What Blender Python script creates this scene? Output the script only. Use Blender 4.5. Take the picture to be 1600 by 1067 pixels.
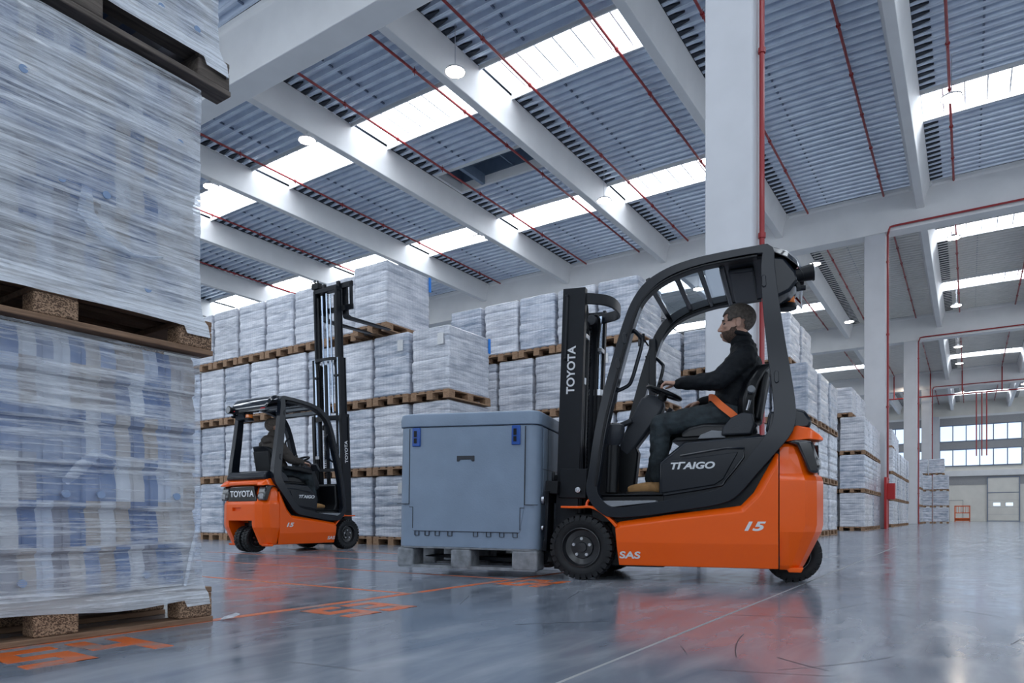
import bpy, bmesh, math, random
from mathutils import Vector, Matrix, noise, Quaternion
C = bpy.context.scene.collection
scn = bpy.context.scene
for o in list(bpy.data.objects):
    bpy.data.objects.remove(o)

# ---------------------------------------------------------------- camera, world, exposure
F_PX = 1075.0
EYE = 0.47
YAW = math.radians(33.59)
cam_d = bpy.data.cameras.new('camera'); cam = bpy.data.objects.new('camera', cam_d); C.objects.link(cam)
cam.location = (0, 0, EYE); cam.rotation_euler = (math.pi/2, 0, YAW)
cam_d.sensor_width = 36; cam_d.lens = F_PX/1600*36
cam_d.shift_y = (808-533.5)/1600.0
cam_d.clip_end = 400; cam_d.clip_start = 0.05
scn.camera = cam

world = bpy.data.worlds.new('daylight'); scn.world = world; world.use_nodes = True
wn = world.node_tree.nodes; wn['Background'].inputs[0].default_value = (0.80, 0.88, 1.0, 1); wn['Background'].inputs[1].default_value = 0.9
scn.view_settings.view_transform = 'Standard'; scn.view_settings.look = 'None'
scn.view_settings.gamma = 1.0; scn.view_settings.use_curve_mapping = False
scn.view_settings.exposure = 0.96
SKYLIGHT = 3.4      # radiance of the daylight coming through the roof lights
WINDOW = 0.62
ADDED_GLOW = 1.4    # glow of the window bands added in the unseen walls
LAMP = 38.0
cy = scn.cycles
cy.use_denoising = True
cy.max_bounces = 8; cy.diffuse_bounces = 4; cy.glossy_bounces = 3; cy.transmission_bounces = 4; cy.transparent_max_bounces = 12
cy.sample_clamp_indirect = 6.0
cy.caustics_reflective = False; cy.caustics_refractive = False

def area(name, loc, rot, sx, sy, power, col):
    d = bpy.data.lights.new(name, 'AREA'); d.shape = 'RECTANGLE'; d.size = sx; d.size_y = sy
    d.energy = power; d.color = col
    o = bpy.data.objects.new(name, d); C.objects.link(o); o.location = loc; o.rotation_euler = rot
    return o

# ---------------------------------------------------------------- helpers
def ramp(nt, fac, stops):
    r = nt.nodes.new('ShaderNodeValToRGB')
    els = r.color_ramp.elements
    while len(els) < len(stops): els.new(0.5)
    for e, (p, c) in zip(els, stops):
        e.position = p; e.color = (*c, 1) if len(c) == 3 else c
    nt.links.new(fac, r.inputs[0]); return r.outputs[0]

def mat(name, col, rough=0.5, metal=0.0, coat=0.0, emit=None, estr=0.0, spec=0.5, noise_amt=0.0, noise_scale=8.0, bump=0.0, bscale=60.0, alpha=None):
    m = bpy.data.materials.new(name); m.use_nodes = True
    nt = m.node_tree; b = nt.nodes['Principled BSDF']
    b.inputs['Base Color'].default_value = (*col, 1)
    b.inputs['Roughness'].default_value = rough; b.inputs['Metallic'].default_value = metal
    b.inputs['Coat Weight'].default_value = coat; b.inputs['Coat Roughness'].default_value = 0.08
    b.inputs['Specular IOR Level'].default_value = spec
    if emit: b.inputs['Emission Color'].default_value = (*emit, 1); b.inputs['Emission Strength'].default_value = estr
    tc = nt.nodes.new('ShaderNodeTexCoord')
    if noise_amt:
        n = nt.nodes.new('ShaderNodeTexNoise'); n.inputs['Scale'].default_value = noise_scale; n.inputs['Detail'].default_value = 4
        nt.links.new(tc.outputs['Object'], n.inputs['Vector'])
        lo = tuple(max(0, c*(1-noise_amt)) for c in col); hi = tuple(min(1, c*(1+noise_amt)) for c in col)
        nt.links.new(ramp(nt, n.outputs[0], [(0.3, lo), (0.7, hi)]), b.inputs['Base Color'])
    if bump:
        n = nt.nodes.new('ShaderNodeTexNoise'); n.inputs['Scale'].default_value = bscale; n.inputs['Detail'].default_value = 3
        nt.links.new(tc.outputs['Object'], n.inputs['Vector'])
        bp = nt.nodes.new('ShaderNodeBump'); bp.inputs['Strength'].default_value = bump; bp.inputs['Distance'].default_value = 0.01
        nt.links.new(n.outputs[0], bp.inputs['Height']); nt.links.new(bp.outputs[0], b.inputs['Normal'])
    return m

class MB:
    """collects shapes into one bmesh"""
    def __init__(s): s.bm = bmesh.new()
    def quads(s, verts, faces):
        vs = [s.bm.verts.new(v) for v in verts]
        for f in faces:
            try: s.bm.faces.new([vs[i] for i in f])
            except ValueError: pass
        return vs
    def box(s, x0, x1, y0, y1, z0, z1, M=None):
        v = [Vector((x, y, z)) for x in (x0, x1) for y in (y0, y1) for z in (z0, z1)]
        if M is not None: v = [M @ p for p in v]
        s.quads(v, [(0,1,3,2), (4,6,7,5), (0,4,5,1), (2,3,7,6), (0,2,6,4), (1,5,7,3)]); return s
    def obox(s, c, size, rot=(0,0,0)):
        from mathutils import Euler
        M = Matrix.Translation(c) @ Euler(rot).to_matrix().to_4x4()
        a, b, d = size[0]/2, size[1]/2, size[2]/2
        return s.box(-a, a, -b, b, -d, d, M)
    def bar(s, p0, p1, w, h, up=(0,0,1)):
        """rectangular bar from p0 to p1, w sideways, h along up"""
        p0, p1 = Vector(p0), Vector(p1); d = (p1-p0).normalized(); up = Vector(up)
        sd = d.cross(up).normalized(); u = sd.cross(d).normalized()
        v = []
        for p in (p0, p1):
            for a, b in ((-1,-1), (1,-1), (1,1), (-1,1)): v.append(p+sd*a*w/2+u*b*h/2)
        s.quads(v, [(3,2,1,0), (4,5,6,7), (0,1,5,4), (1,2,6,5), (2,3,7,6), (3,0,4,7)]); return s
    def cyl(s, p0, p1, r0, r1=None, n=16, cap=True):
        r1 = r0 if r1 is None else r1
        p0, p1 = Vector(p0), Vector(p1); d = (p1-p0).normalized()
        a = d.orthogonal().normalized(); b = d.cross(a)
        v = []
        for p, r in ((p0, r0), (p1, r1)):
            for i in range(n):
                t = 2*math.pi*i/n; v.append(p+(a*math.cos(t)+b*math.sin(t))*r)
        f = [(i, (i+1) % n, n+(i+1) % n, n+i) for i in range(n)]
        if cap: f += [tuple(range(n-1, -1, -1)), tuple(range(n, 2*n))]
        s.quads(v, f); return s
    def tube(s, pts, r, n=10, closed=False):
        pts = [Vector(p) for p in pts]; N = len(pts)
        rs = r if isinstance(r, (list, tuple)) else [r]*N
        a = None; rings = []
        for i, p in enumerate(pts):
            if closed: d = (pts[(i+1) % N]-pts[i-1])
            else: d = pts[min(i+1, N-1)]-pts[max(i-1, 0)]
            d.normalize()
            if a is None: a = d.orthogonal().normalized()
            else: a = (a-d*a.dot(d)).normalized()
            b = d.cross(a)
            rings.append([p+(a*math.cos(2*math.pi*k/n)+b*math.sin(2*math.pi*k/n))*rs[i] for k in range(n)])
        s.loft(rings, closed=closed); return s
    def loft(s, rings, closed=False, cap=True):
        n = len(rings[0]); R = len(rings)
        v = [p for r in rings for p in r]; f = []
        for i in range(R if closed else R-1):
            j = (i+1) % R
            for k in range(n):
                f.append((i*n+k, i*n+(k+1) % n, j*n+(k+1) % n, j*n+k))
        if cap and not closed: f += [tuple(range(n-1, -1, -1)), tuple(range((R-1)*n, R*n))]
        s.quads(v, f); return s
    def prism(s, prof, lo, hi, axis='y'):
        """profile of (a, b) pairs extruded along axis: y -> (x, z), x -> (y, z), z -> (x, y)"""
        def P(a, b, t):
            return {'y': (a, t, b), 'x': (t, a, b), 'z': (a, b, t)}[axis]
        n = len(prof)
        v = [P(a, b, lo) for a, b in prof]+[P(a, b, hi) for a, b in prof]
        f = [tuple(range(n-1, -1, -1)), tuple(range(n, 2*n))]+[(i, (i+1) % n, n+(i+1) % n, n+i) for i in range(n)]
        s.quads(v, f); return s
    def lathe(s, prof, c=(0,0,0), axis='y', n=32, closed=True):
        """profile of (radius, height) revolved"""
        c = Vector(c); rings = []
        for k in range(n):
            t = 2*math.pi*k/n; ring = []
            for r, h in prof:
                if axis == 'y': ring.append(c+Vector((r*math.cos(t), h, r*math.sin(t))))
                elif axis == 'z': ring.append(c+Vector((r*math.cos(t), r*math.sin(t), h)))
                else: ring.append(c+Vector((h, r*math.cos(t), r*math.sin(t))))
            rings.append(ring)
        m = len(prof); v = [p for r in rings for p in r]; f = []
        for i in range(n):
            j = (i+1) % n
            for k in range(m if closed else m-1):
                f.append((i*m+k, i*m+(k+1) % m, j*m+(k+1) % m, j*m+k))
        s.quads(v, f); return s
    def ball(s, c, r, sub=2):
        r = (r, r, r) if isinstance(r, (int, float)) else r
        M = Matrix.Translation(c) @ Matrix.Diagonal((*r, 1))
        bmesh.ops.create_icosphere(s.bm, subdivisions=sub, radius=1.0, matrix=M); return s
    def obj(s, name, material, parent=None, bevel=0.0, smooth=None, seg=2, loc=None, rot=None, doubles=False):
        if doubles: bmesh.ops.remove_doubles(s.bm, verts=s.bm.verts, dist=1e-5)
        bmesh.ops.recalc_face_normals(s.bm, faces=s.bm.faces)
        me = bpy.data.meshes.new(name); s.bm.to_mesh(me); s.bm.free()
        o = bpy.data.objects.new(name, me); C.objects.link(o)
        ms = material if isinstance(material, (list, tuple)) else [material]
        for m in ms: me.materials.append(m)
        if parent is not None: o.parent = parent
        if loc is not None: o.location = loc
        if rot is not None: o.rotation_euler = rot
        if bevel:
            b = o.modifiers.new('bevel', 'BEVEL'); b.width = bevel; b.segments = seg; b.limit_method = 'ANGLE'; b.angle_limit = math.radians(32)
            b.harden_normals = False
        if smooth is None: smooth = bool(bevel)
        if smooth:
            shade(me, 40)
        return o

def shade(me, ang):
    me.polygons.foreach_set('use_smooth', [True]*len(me.polygons))
    try: me.set_sharp_from_angle(angle=math.radians(ang))
    except Exception: pass

def empty(name, loc=(0,0,0), rz=0.0, label=None, cat=None, group=None, scale=1.0):
    o = bpy.data.objects.new(name, None); C.objects.link(o)
    o.location = loc; o.rotation_euler = (0, 0, rz); o.scale = (scale,)*3; o.empty_display_size = 0.1
    return tag(o, label, cat, group)
def tag(o, label=None, cat=None, group=None):
    if label: o['label'] = label
    if cat: o['category'] = cat
    if group: o['group'] = group
    return o
def struct(o):
    o['kind'] = 'structure'; return o
def copy_tree(o, parent=None):
    c = o.copy(); C.objects.link(c)
    if parent is not None: c.parent = parent
    for ch in list(o.children): copy_tree(ch, c)
    return c
def baked(o):
    """evaluate modifiers into the mesh"""
    dg = bpy.context.evaluated_depsgraph_get(); dg.update()
    me = bpy.data.meshes.new_from_object(o.evaluated_get(dg)); o.modifiers.clear(); o.data = me; return o
def text_mesh(body, name, size, origin, right, up, m, parent=None, depth=0.002, xs=1.0, shear=0.0, offset=0.0, align='CENTER', space=1.0):
    cu = bpy.data.curves.new(name, 'FONT'); cu.body = body; cu.size = size; cu.extrude = depth; cu.offset = offset
    cu.align_x = align; cu.align_y = 'CENTER'; cu.shear = shear; cu.space_character = space
    t = bpy.data.objects.new(name, cu); C.objects.link(t)
    dg = bpy.context.evaluated_depsgraph_get(); dg.update()
    me = bpy.data.meshes.new_from_object(t.evaluated_get(dg))
    bpy.data.objects.remove(t); bpy.data.curves.remove(cu)
    r = Vector(right).normalized(); u = Vector(up).normalized(); nrm = r.cross(u)
    M = Matrix.Translation(origin) @ Matrix(((r.x, u.x, nrm.x, 0), (r.y, u.y, nrm.y, 0), (r.z, u.z, nrm.z, 0), (0,0,0,1)))
    me.transform(M @ Matrix.Diagonal((xs, 1, 1, 1)))
    me.materials.clear(); me.materials.append(m)
    o = bpy.data.objects.new(name, me); C.objects.link(o)
    if parent is not None: o.parent = parent
    return o
R = math.radians
# ---------------------------------------------------------------- materials
def film_mat(name, lo, hi, rough=0.28, stripes=True):
    """opaque stretch film over cartons: streaks, faint upright lines, wrinkles"""
    m = bpy.data.materials.new(name); m.use_nodes = True; nt = m.node_tree; b = nt.nodes['Principled BSDF']
    L = nt.links.new
    tc = nt.nodes.new('ShaderNodeTexCoord'); oi = nt.nodes.new('ShaderNodeObjectInfo')
    va = nt.nodes.new('ShaderNodeVectorMath'); va.operation = 'MULTIPLY_ADD'
    comb = nt.nodes.new('ShaderNodeCombineXYZ'); mr = nt.nodes.new('ShaderNodeMath'); mr.operation = 'MULTIPLY'; mr.inputs[1].default_value = 40
    L(oi.outputs['Random'], mr.inputs[0])
    for i in range(3): L(mr.outputs[0], comb.inputs[i])
    va.inputs[1].default_value = (1, 1, 1); L(tc.outputs['Object'], va.inputs[0]); L(comb.outputs[0], va.inputs[2])
    def nz(scale, vec, det=4, rough_=0.6, dist=0.0):
        mp = nt.nodes.new('ShaderNodeMapping'); mp.inputs['Scale'].default_value = vec; L(va.outputs[0], mp.inputs[0])
        n = nt.nodes.new('ShaderNodeTexNoise'); n.inputs['Scale'].default_value = scale; n.inputs['Detail'].default_value = det
        n.inputs['Roughness'].default_value = rough_; n.inputs['Distortion'].default_value = dist
        L(mp.outputs[0], n.inputs['Vector']); return n.outputs[0]
    streak = nz(1.0, (2.2, 2.2, 22))
    patch = nz(1.0, (3, 3, 5))
    mx = nt.nodes.new('ShaderNodeMath'); mx.operation = 'MULTIPLY_ADD'; mx.inputs[1].default_value = 0.55
    L(streak, mx.inputs[0])
    m2 = nt.nodes.new('ShaderNodeMath'); m2.operation = 'MULTIPLY'; m2.inputs[1].default_value = 0.45; L(patch, m2.inputs[0]); L(m2.outputs[0], mx.inputs[2])
    col = ramp(nt, mx.outputs[0], [(0.38, lo), (0.58, hi)])
    if stripes:
        sx = nt.nodes.new('ShaderNodeSeparateXYZ'); L(tc.outputs['Object'], sx.inputs[0])
        ad = nt.nodes.new('ShaderNodeMath'); ad.operation = 'ADD'; L(sx.outputs[0], ad.inputs[0]); L(sx.outputs[1], ad.inputs[1])
        ml = nt.nodes.new('ShaderNodeMath'); ml.operation = 'MULTIPLY'; ml.inputs[1].default_value = 2*math.pi/0.066; L(ad.outputs[0], ml.inputs[0])
        sn = nt.nodes.new('ShaderNodeMath'); sn.operation = 'SINE'; L(ml.outputs[0], sn.inputs[0])
        fr = nt.nodes.new('ShaderNodeMapRange'); fr.inputs[1].default_value = 0.3; fr.inputs[2].default_value = 1.0; fr.inputs[3].default_value = 0; L(sn.outputs[0], fr.inputs[0])
        fr.inputs[4].default_value = 0.16
        mix = nt.nodes.new('ShaderNodeMix'); mix.data_type = 'RGBA'; L(fr.outputs[0], mix.inputs[0]); L(col, mix.inputs[6])
        mix.inputs[7].default_value = (lo[0]*0.7, lo[1]*0.78, lo[2]*0.9, 1); col = mix.outputs[2]
    hv = nt.nodes.new('ShaderNodeHueSaturation'); L(col, hv.inputs['Color'])
    vr = nt.nodes.new('ShaderNodeMapRange'); vr.inputs[3].default_value = 0.86; vr.inputs[4].default_value = 1.08; L(oi.outputs['Random'], vr.inputs[0]); L(vr.outputs[0], hv.inputs['Value'])
    L(hv.outputs[0], b.inputs['Base Color'])
    wr = nz(1.0, (5, 5, 46), 5, 0.62, 0.4); wr2 = nz(1.0, (16, 16, 22), 4, 0.6, 0.8)
    ad2 = nt.nodes.new('ShaderNodeMath'); ad2.operation = 'MULTIPLY_ADD'; ad2.inputs[1].default_value = 0.5; L(wr2, ad2.inputs[0]); L(wr, ad2.inputs[2])
    bp = nt.nodes.new('ShaderNodeBump'); bp.inputs['Strength'].default_value = 0.75; bp.inputs['Distance'].default_value = 0.02
    L(ad2.outputs[0], bp.inputs['Height']); L(bp.outputs[0], b.inputs['Normal'])
    b.inputs['Roughness'].default_value = rough; b.inputs['Coat Weight'].default_value = 0.5; b.inputs['Coat Roughness'].default_value = 0.15
    return m

M = {}
M['orange'] = mat('orange_paint', (0.84, 0.105, 0.001), 0.30, coat=0.30, spec=0.28)
M['char'] = mat('charcoal_paint', (0.009, 0.012, 0.018), 0.20, coat=0.05, spec=0.30)
M['black'] = mat('black_plastic', (0.004, 0.005, 0.007), 0.40, spec=0.28, bump=0.1, bscale=200)
M['blackgloss'] = mat('gloss_black', (0.008, 0.009, 0.012), 0.12, coat=0.8)
M['greyplastic'] = mat('dark_grey_plastic', (0.030, 0.034, 0.042), 0.42, spec=0.35, bump=0.15, bscale=150)
M['mast'] = mat('mast_paint', (0.006, 0.008, 0.012), 0.33, spec=0.25, noise_amt=0.15)
M['steel'] = mat('bright_steel', (0.62, 0.64, 0.68), 0.28, metal=1.0)
M['rod'] = mat('chrome_rod', (0.42, 0.50, 0.62), 0.18, metal=1.0)
M['rubber'] = mat('rubber', (0.010, 0.011, 0.013), 0.5, spec=0.3, bump=0.08, bscale=60, noise_amt=0.3)
M['rim'] = mat('black_rim', (0.010, 0.011, 0.014), 0.35, coat=0.3)
M['leather'] = mat('seat_vinyl', (0.006, 0.007, 0.009), 0.28, coat=0.05, spec=0.35, bump=0.1, bscale=90)
M['white'] = mat('white_lettering', (0.74, 0.75, 0.77), 0.5)
M['silver'] = mat('silver_lettering', (0.66, 0.68, 0.70), 0.35)
M['glass'] = None
M['jacket'] = mat('dark_jacket', (0.005, 0.007, 0.010), 0.7, spec=0.25, bump=0.35, bscale=35, noise_amt=0.25)
M['jacket2'] = mat('brown_black_jacket', (0.050, 0.042, 0.036), 0.8, bump=0.35, bscale=35)
M['denim'] = mat('dark_denim', (0.024, 0.034, 0.040), 0.85, noise_amt=0.55, noise_scale=9, bump=0.3, bscale=60)
M['skin'] = mat('skin', (0.58, 0.34, 0.25), 0.5, noise_amt=0.08, noise_scale=30)
M['hair'] = mat('short_dark_hair', (0.12, 0.098, 0.082), 0.8, noise_amt=0.4, noise_scale=60, bump=0.6, bscale=220)
M['beard'] = mat('beard', (0.10, 0.062, 0.045), 0.8, noise_amt=0.4, noise_scale=90, bump=0.5, bscale=250)
M['boot'] = mat('tan_suede', (0.42, 0.235, 0.095), 0.8, noise_amt=0.2, noise_scale=20, bump=0.2)
M['sole'] = mat('dark_sole', (0.03, 0.026, 0.024), 0.7)
M['belt'] = mat('orange_webbing', (0.85, 0.16, 0.03), 0.6, bump=0.3, bscale=200)
M['concrete'] = mat('painted_concrete', (0.82, 0.82, 0.82), 0.6, noise_amt=0.035, noise_scale=1.2, bump=0.05, bscale=20)
M['wallpanel'] = mat('wall_panel', (0.80, 0.775, 0.71), 0.7, noise_amt=0.05, noise_scale=1.0)
M['wallgrey'] = mat('grey_panel', (0.34, 0.34, 0.345), 0.6, noise_amt=0.05)
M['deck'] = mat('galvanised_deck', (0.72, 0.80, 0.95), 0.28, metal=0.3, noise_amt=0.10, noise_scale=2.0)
M['deck_lit'] = mat('deck_warm_lit', (0.84, 0.82, 0.78), 0.45, metal=0.2, noise_amt=0.05, noise_scale=2.0)  # far-bay copy of the deck, warm bounced light painted into its colour
M['dark'] = mat('dark_shade', (0.018, 0.025, 0.04), 0.6)  # shade colour for the open flute mouths and the added slab above
M['clip'] = mat('fixing_clip', (0.16, 0.20, 0.28), 0.4, metal=0.6)
M['red'] = mat('red_pipe', (0.34, 0.028, 0.030), 0.4, coat=0.2)
M['redbox'] = mat('red_guard', (0.50, 0.02, 0.02), 0.45)
M['bluegrey'] = mat('blue_grey_container', (0.20, 0.265, 0.355), 0.42, noise_amt=0.06, noise_scale=5, bump=0.12, bscale=80)
M['greyfoot'] = mat('scuffed_grey_foot', (0.20, 0.215, 0.235), 0.55, noise_amt=0.35, noise_scale=14, bump=0.2)
M['blue'] = mat('blue_latch', (0.01, 0.075, 0.34), 0.35)
M['bluetape'] = mat('blue_tape', (0.01, 0.22, 0.75), 0.4)
M['orangerack'] = mat('orange_rack', (0.75, 0.14, 0.03), 0.5)
M['paper'] = mat('paper_label', (0.72, 0.72, 0.72), 0.6, noise_amt=0.12, noise_scale=90)
M['lens'] = mat('clear_lens', (0.35, 0.36, 0.38), 0.1, coat=1.0)
M['amber'] = mat('amber_beacon', (0.95, 0.22, 0.01), 0.2, coat=1.0)
M['redlens'] = mat('red_lens', (0.45, 0.02, 0.03), 0.15, coat=1.0)
M['tread'] = mat('grip_tape', (0.22, 0.235, 0.255), 0.6)
M['filmA'] = film_mat('stretch_film_grey', (0.42, 0.45, 0.52), (0.79, 0.80, 0.85))
M['filmB'] = film_mat('stretch_film_blue', (0.27, 0.33, 0.43), (0.70, 0.72, 0.79))
M['filmtop'] = mat('film_top', (0.55, 0.58, 0.62), 0.35)

def wood_mat(name, c0, c1, grain=(30, 3, 30), chip=False):
    m = bpy.data.materials.new(name); m.use_nodes = True; nt = m.node_tree; b = nt.nodes['Principled BSDF']; L = nt.links.new
    tc = nt.nodes.new('ShaderNodeTexCoord'); mp = nt.nodes.new('ShaderNodeMapping'); mp.inputs['Scale'].default_value = grain
    L(tc.outputs['Object'], mp.inputs[0])
    n = nt.nodes.new('ShaderNodeTexVoronoi' if chip else 'ShaderNodeTexNoise'); n.inputs['Scale'].default_value = 1.0
    if not chip: n.inputs['Detail'].default_value = 6; n.inputs['Distortion'].default_value = 0.6
    L(mp.outputs[0], n.inputs['Vector'])
    src = n.outputs['Color'] if chip else n.outputs[0]
    if chip:
        sp = nt.nodes.new('ShaderNodeSeparateColor'); L(src, sp.inputs[0]); src = sp.outputs[0]
    L(ramp(nt, src, [(0.25, c0), (0.75, c1)]), b.inputs['Base Color'])
    b.inputs['Roughness'].default_value = 0.8
    bp = nt.nodes.new('ShaderNodeBump'); bp.inputs['Strength'].default_value = 0.5; bp.inputs['Distance'].default_value = 0.004
    L(src, bp.inputs['Height']); L(bp.outputs[0], b.inputs['Normal'])
    return m
M['wood'] = wood_mat('pallet_wood', (0.20, 0.115, 0.065), (0.42, 0.26, 0.155), (14, 14, 40))
M['woodold'] = wood_mat('weathered_wood', (0.045, 0.036, 0.031), (0.20, 0.165, 0.14), (40, 5, 60))
M['woodbrown'] = wood_mat('brown_board', (0.13, 0.075, 0.045), (0.30, 0.18, 0.11), (40, 5, 60))
M['chip'] = wood_mat('pressed_chip_block', (0.10, 0.055, 0.032), (0.42, 0.27, 0.17), (230, 190, 260), chip=True)

def floor_mat():
    m = bpy.data.materials.new('polished_concrete'); m.use_nodes = True; nt = m.node_tree; b = nt.nodes['Principled BSDF']; L = nt.links.new
    tc = nt.nodes.new('ShaderNodeTexCoord')
    def nz(scale, vec, det=5, dist=0.0, rot=0.0):
        mp = nt.nodes.new('ShaderNodeMapping'); mp.inputs['Scale'].default_value = vec; mp.inputs['Rotation'].default_value = (0, 0, rot)
        L(tc.outputs['Object'], mp.inputs[0])
        n = nt.nodes.new('ShaderNodeTexNoise'); n.inputs['Scale'].default_value = scale; n.inputs['Detail'].default_value = det; n.inputs['Distortion'].default_value = dist
        L(mp.outputs[0], n.inputs['Vector']); return n.outputs[0]
    big = nz(0.55, (1, 1, 1), 6, 0.15); streak = nz(1.0, (6.5, 1.6, 1), 6, 0.5, YAW+0.25); fine = nz(7, (1, 1, 1), 6)
    a = nt.nodes.new('ShaderNodeMath'); a.operation = 'MULTIPLY_ADD'; a.inputs[1].default_value = 0.5; L(big, a.inputs[0])
    a2 = nt.nodes.new('ShaderNodeMath'); a2.operation = 'MULTIPLY'; a2.inputs[1].default_value = 0.5; L(streak, a2.inputs[0]); L(a2.outputs[0], a.inputs[2])
    col = ramp(nt, a.outputs[0], [(0.34, (0.125, 0.155, 0.205)), (0.50, (0.205, 0.235, 0.285)), (0.66, (0.33, 0.355, 0.395))])
    L(col, b.inputs['Base Color'])
    ra = nt.nodes.new('ShaderNodeMath'); ra.operation = 'MULTIPLY_ADD'; ra.inputs[1].default_value = 0.5; L(streak, ra.inputs[0])
    rb = nt.nodes.new('ShaderNodeMath'); rb.operation = 'MULTIPLY'; rb.inputs[1].default_value = 0.5; L(fine, rb.inputs[0]); L(rb.outputs[0], ra.inputs[2])
    mr = nt.nodes.new('ShaderNodeMapRange'); mr.inputs[1].default_value = 0.3; mr.inputs[2].default_value = 0.7; mr.inputs[3].default_value = 0.07; mr.inputs[4].default_value = 0.26
    L(ra.outputs[0], mr.inputs[0]); L(mr.outputs[0], b.inputs['Roughness'])
    b.inputs['Specular IOR Level'].default_value = 0.85
    b.inputs['IOR'].default_value = 1.55
    bp = nt.nodes.new('ShaderNodeBump'); bp.inputs['Strength'].default_value = 0.02; bp.inputs['Distance'].default_value = 0.01
    L(fine, bp.inputs['Height']); L(bp.outputs[0], b.inputs['Normal'])
    return m
M['floor'] = floor_mat()
def paint_mat():
    m = bpy.data.materials.new('worn_orange_floor_paint'); m.use_nodes = True; nt = m.node_tree; b = nt.nodes['Principled BSDF']; L = nt.links.new
    tc = nt.nodes.new('ShaderNodeTexCoord'); n = nt.nodes.new('ShaderNodeTexNoise'); n.inputs['Scale'].default_value = 5; n.inputs['Detail'].default_value = 6
    L(tc.outputs['Object'], n.inputs['Vector'])
    L(ramp(nt, n.outputs[0], [(0.36, (0.30, 0.22, 0.20)), (0.50, (0.66, 0.13, 0.02))]), b.inputs['Base Color'])
    b.inputs['Roughness'].default_value = 0.35
    return m
M['paint'] = paint_mat()
M['joint'] = mat('joint_filler', (0.30, 0.31, 0.32), 0.5)

def emis(name, col, s, seams=0.0, seam_dir='Y'):
    m = bpy.data.materials.new(name); m.use_nodes = True; nt = m.node_tree; b = nt.nodes['Principled BSDF']; L = nt.links.new
    b.inputs['Base Color'].default_value = (0.7, 0.7, 0.7, 1); b.inputs['Roughness'].default_value = 0.5
    b.inputs['Emission Color'].default_value = (*col, 1); b.inputs['Emission Strength'].default_value = s
    return m
M['skylight'] = emis('translucent_roof_light', (0.83, 0.91, 1.0), SKYLIGHT)
def seams(m, s):
    nt = m.node_tree; L = nt.links.new; b = nt.nodes['Principled BSDF']
    tc = nt.nodes.new('ShaderNodeTexCoord'); sp = nt.nodes.new('ShaderNodeSeparateXYZ'); L(tc.outputs['Object'], sp.inputs[0])
    d = nt.nodes.new('ShaderNodeMath'); d.operation = 'DIVIDE'; d.inputs[1].default_value = 0.585; L(sp.outputs[0], d.inputs[0])
    f = nt.nodes.new('ShaderNodeMath'); f.operation = 'FRACT'; L(d.outputs[0], f.inputs[0])
    g = nt.nodes.new('ShaderNodeMath'); g.operation = 'GREATER_THAN'; g.inputs[1].default_value = 0.05; L(f.outputs[0], g.inputs[0])
    r = nt.nodes.new('ShaderNodeMapRange'); r.inputs[3].default_value = 0.40; r.inputs[4].default_value = s; L(g.outputs[0], r.inputs[0]); L(r.outputs[0], b.inputs['Emission Strength'])
seams(M['skylight'], SKYLIGHT)      # overlapped sheet edges let less daylight through
M['winglass'] = emis('daylit_window', (0.60, 0.75, 1.0), WINDOW)
M['addedwindow'] = emis('added_window_glow', (0.80, 0.89, 1.0), ADDED_GLOW)  # made-up source that lights the hall from out of view
M['lamp'] = emis('lit_lamp', (1.0, 0.86, 0.68), LAMP)
M['frame'] = mat('window_frame', (0.20, 0.24, 0.32), 0.5)

def clear_mat():
    m = bpy.data.materials.new('roof_pane'); m.use_nodes = True; nt = m.node_tree; b = nt.nodes['Principled BSDF']; out = nt.nodes['Material Output']
    t = nt.nodes.new('ShaderNodeBsdfTransparent'); t.inputs[0].default_value = (0.82, 0.86, 0.9, 1)
    g = nt.nodes.new('ShaderNodeBsdfGlossy'); g.inputs['Roughness'].default_value = 0.05
    mx = nt.nodes.new('ShaderNodeMixShader'); mx.inputs[0].default_value = 0.08
    nt.links.new(t.outputs[0], mx.inputs[1]); nt.links.new(g.outputs[0], mx.inputs[2]); nt.links.new(mx.outputs[0], out.inputs[0])
    return m
M['glass'] = clear_mat()
M['column'] = mat('grey_column_concrete', (0.60, 0.61, 0.64), 0.65, noise_amt=0.04, noise_scale=1.5, bump=0.06, bscale=25)
M['scuff'] = mat('rubber_scuff', (0.05, 0.055, 0.07), 0.4)
# ---------------------------------------------------------------- the hall
ROWS = [11.3+20.8*i for i in range(5)]            # front faces of the main beams
TX = [-1.62-5.40*k for k in range(-1, 9)]          # centre lines of the tapered roof beams: 3.78, -1.6, ...
ORD = ['first', 'second', 'third', 'fourth', 'fifth', 'sixth', 'seventh', 'eighth', 'ninth', 'tenth', 'eleventh', 'twelfth', 'thirteenth']
BAYN = ['overhead', 'near', 'middle', 'far', 'farthest']

fl = MB(); fl.box(-49, 22, -14, 95.6, -0.3, 0.0)
struct(fl.obj('floor', M['floor']))
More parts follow.
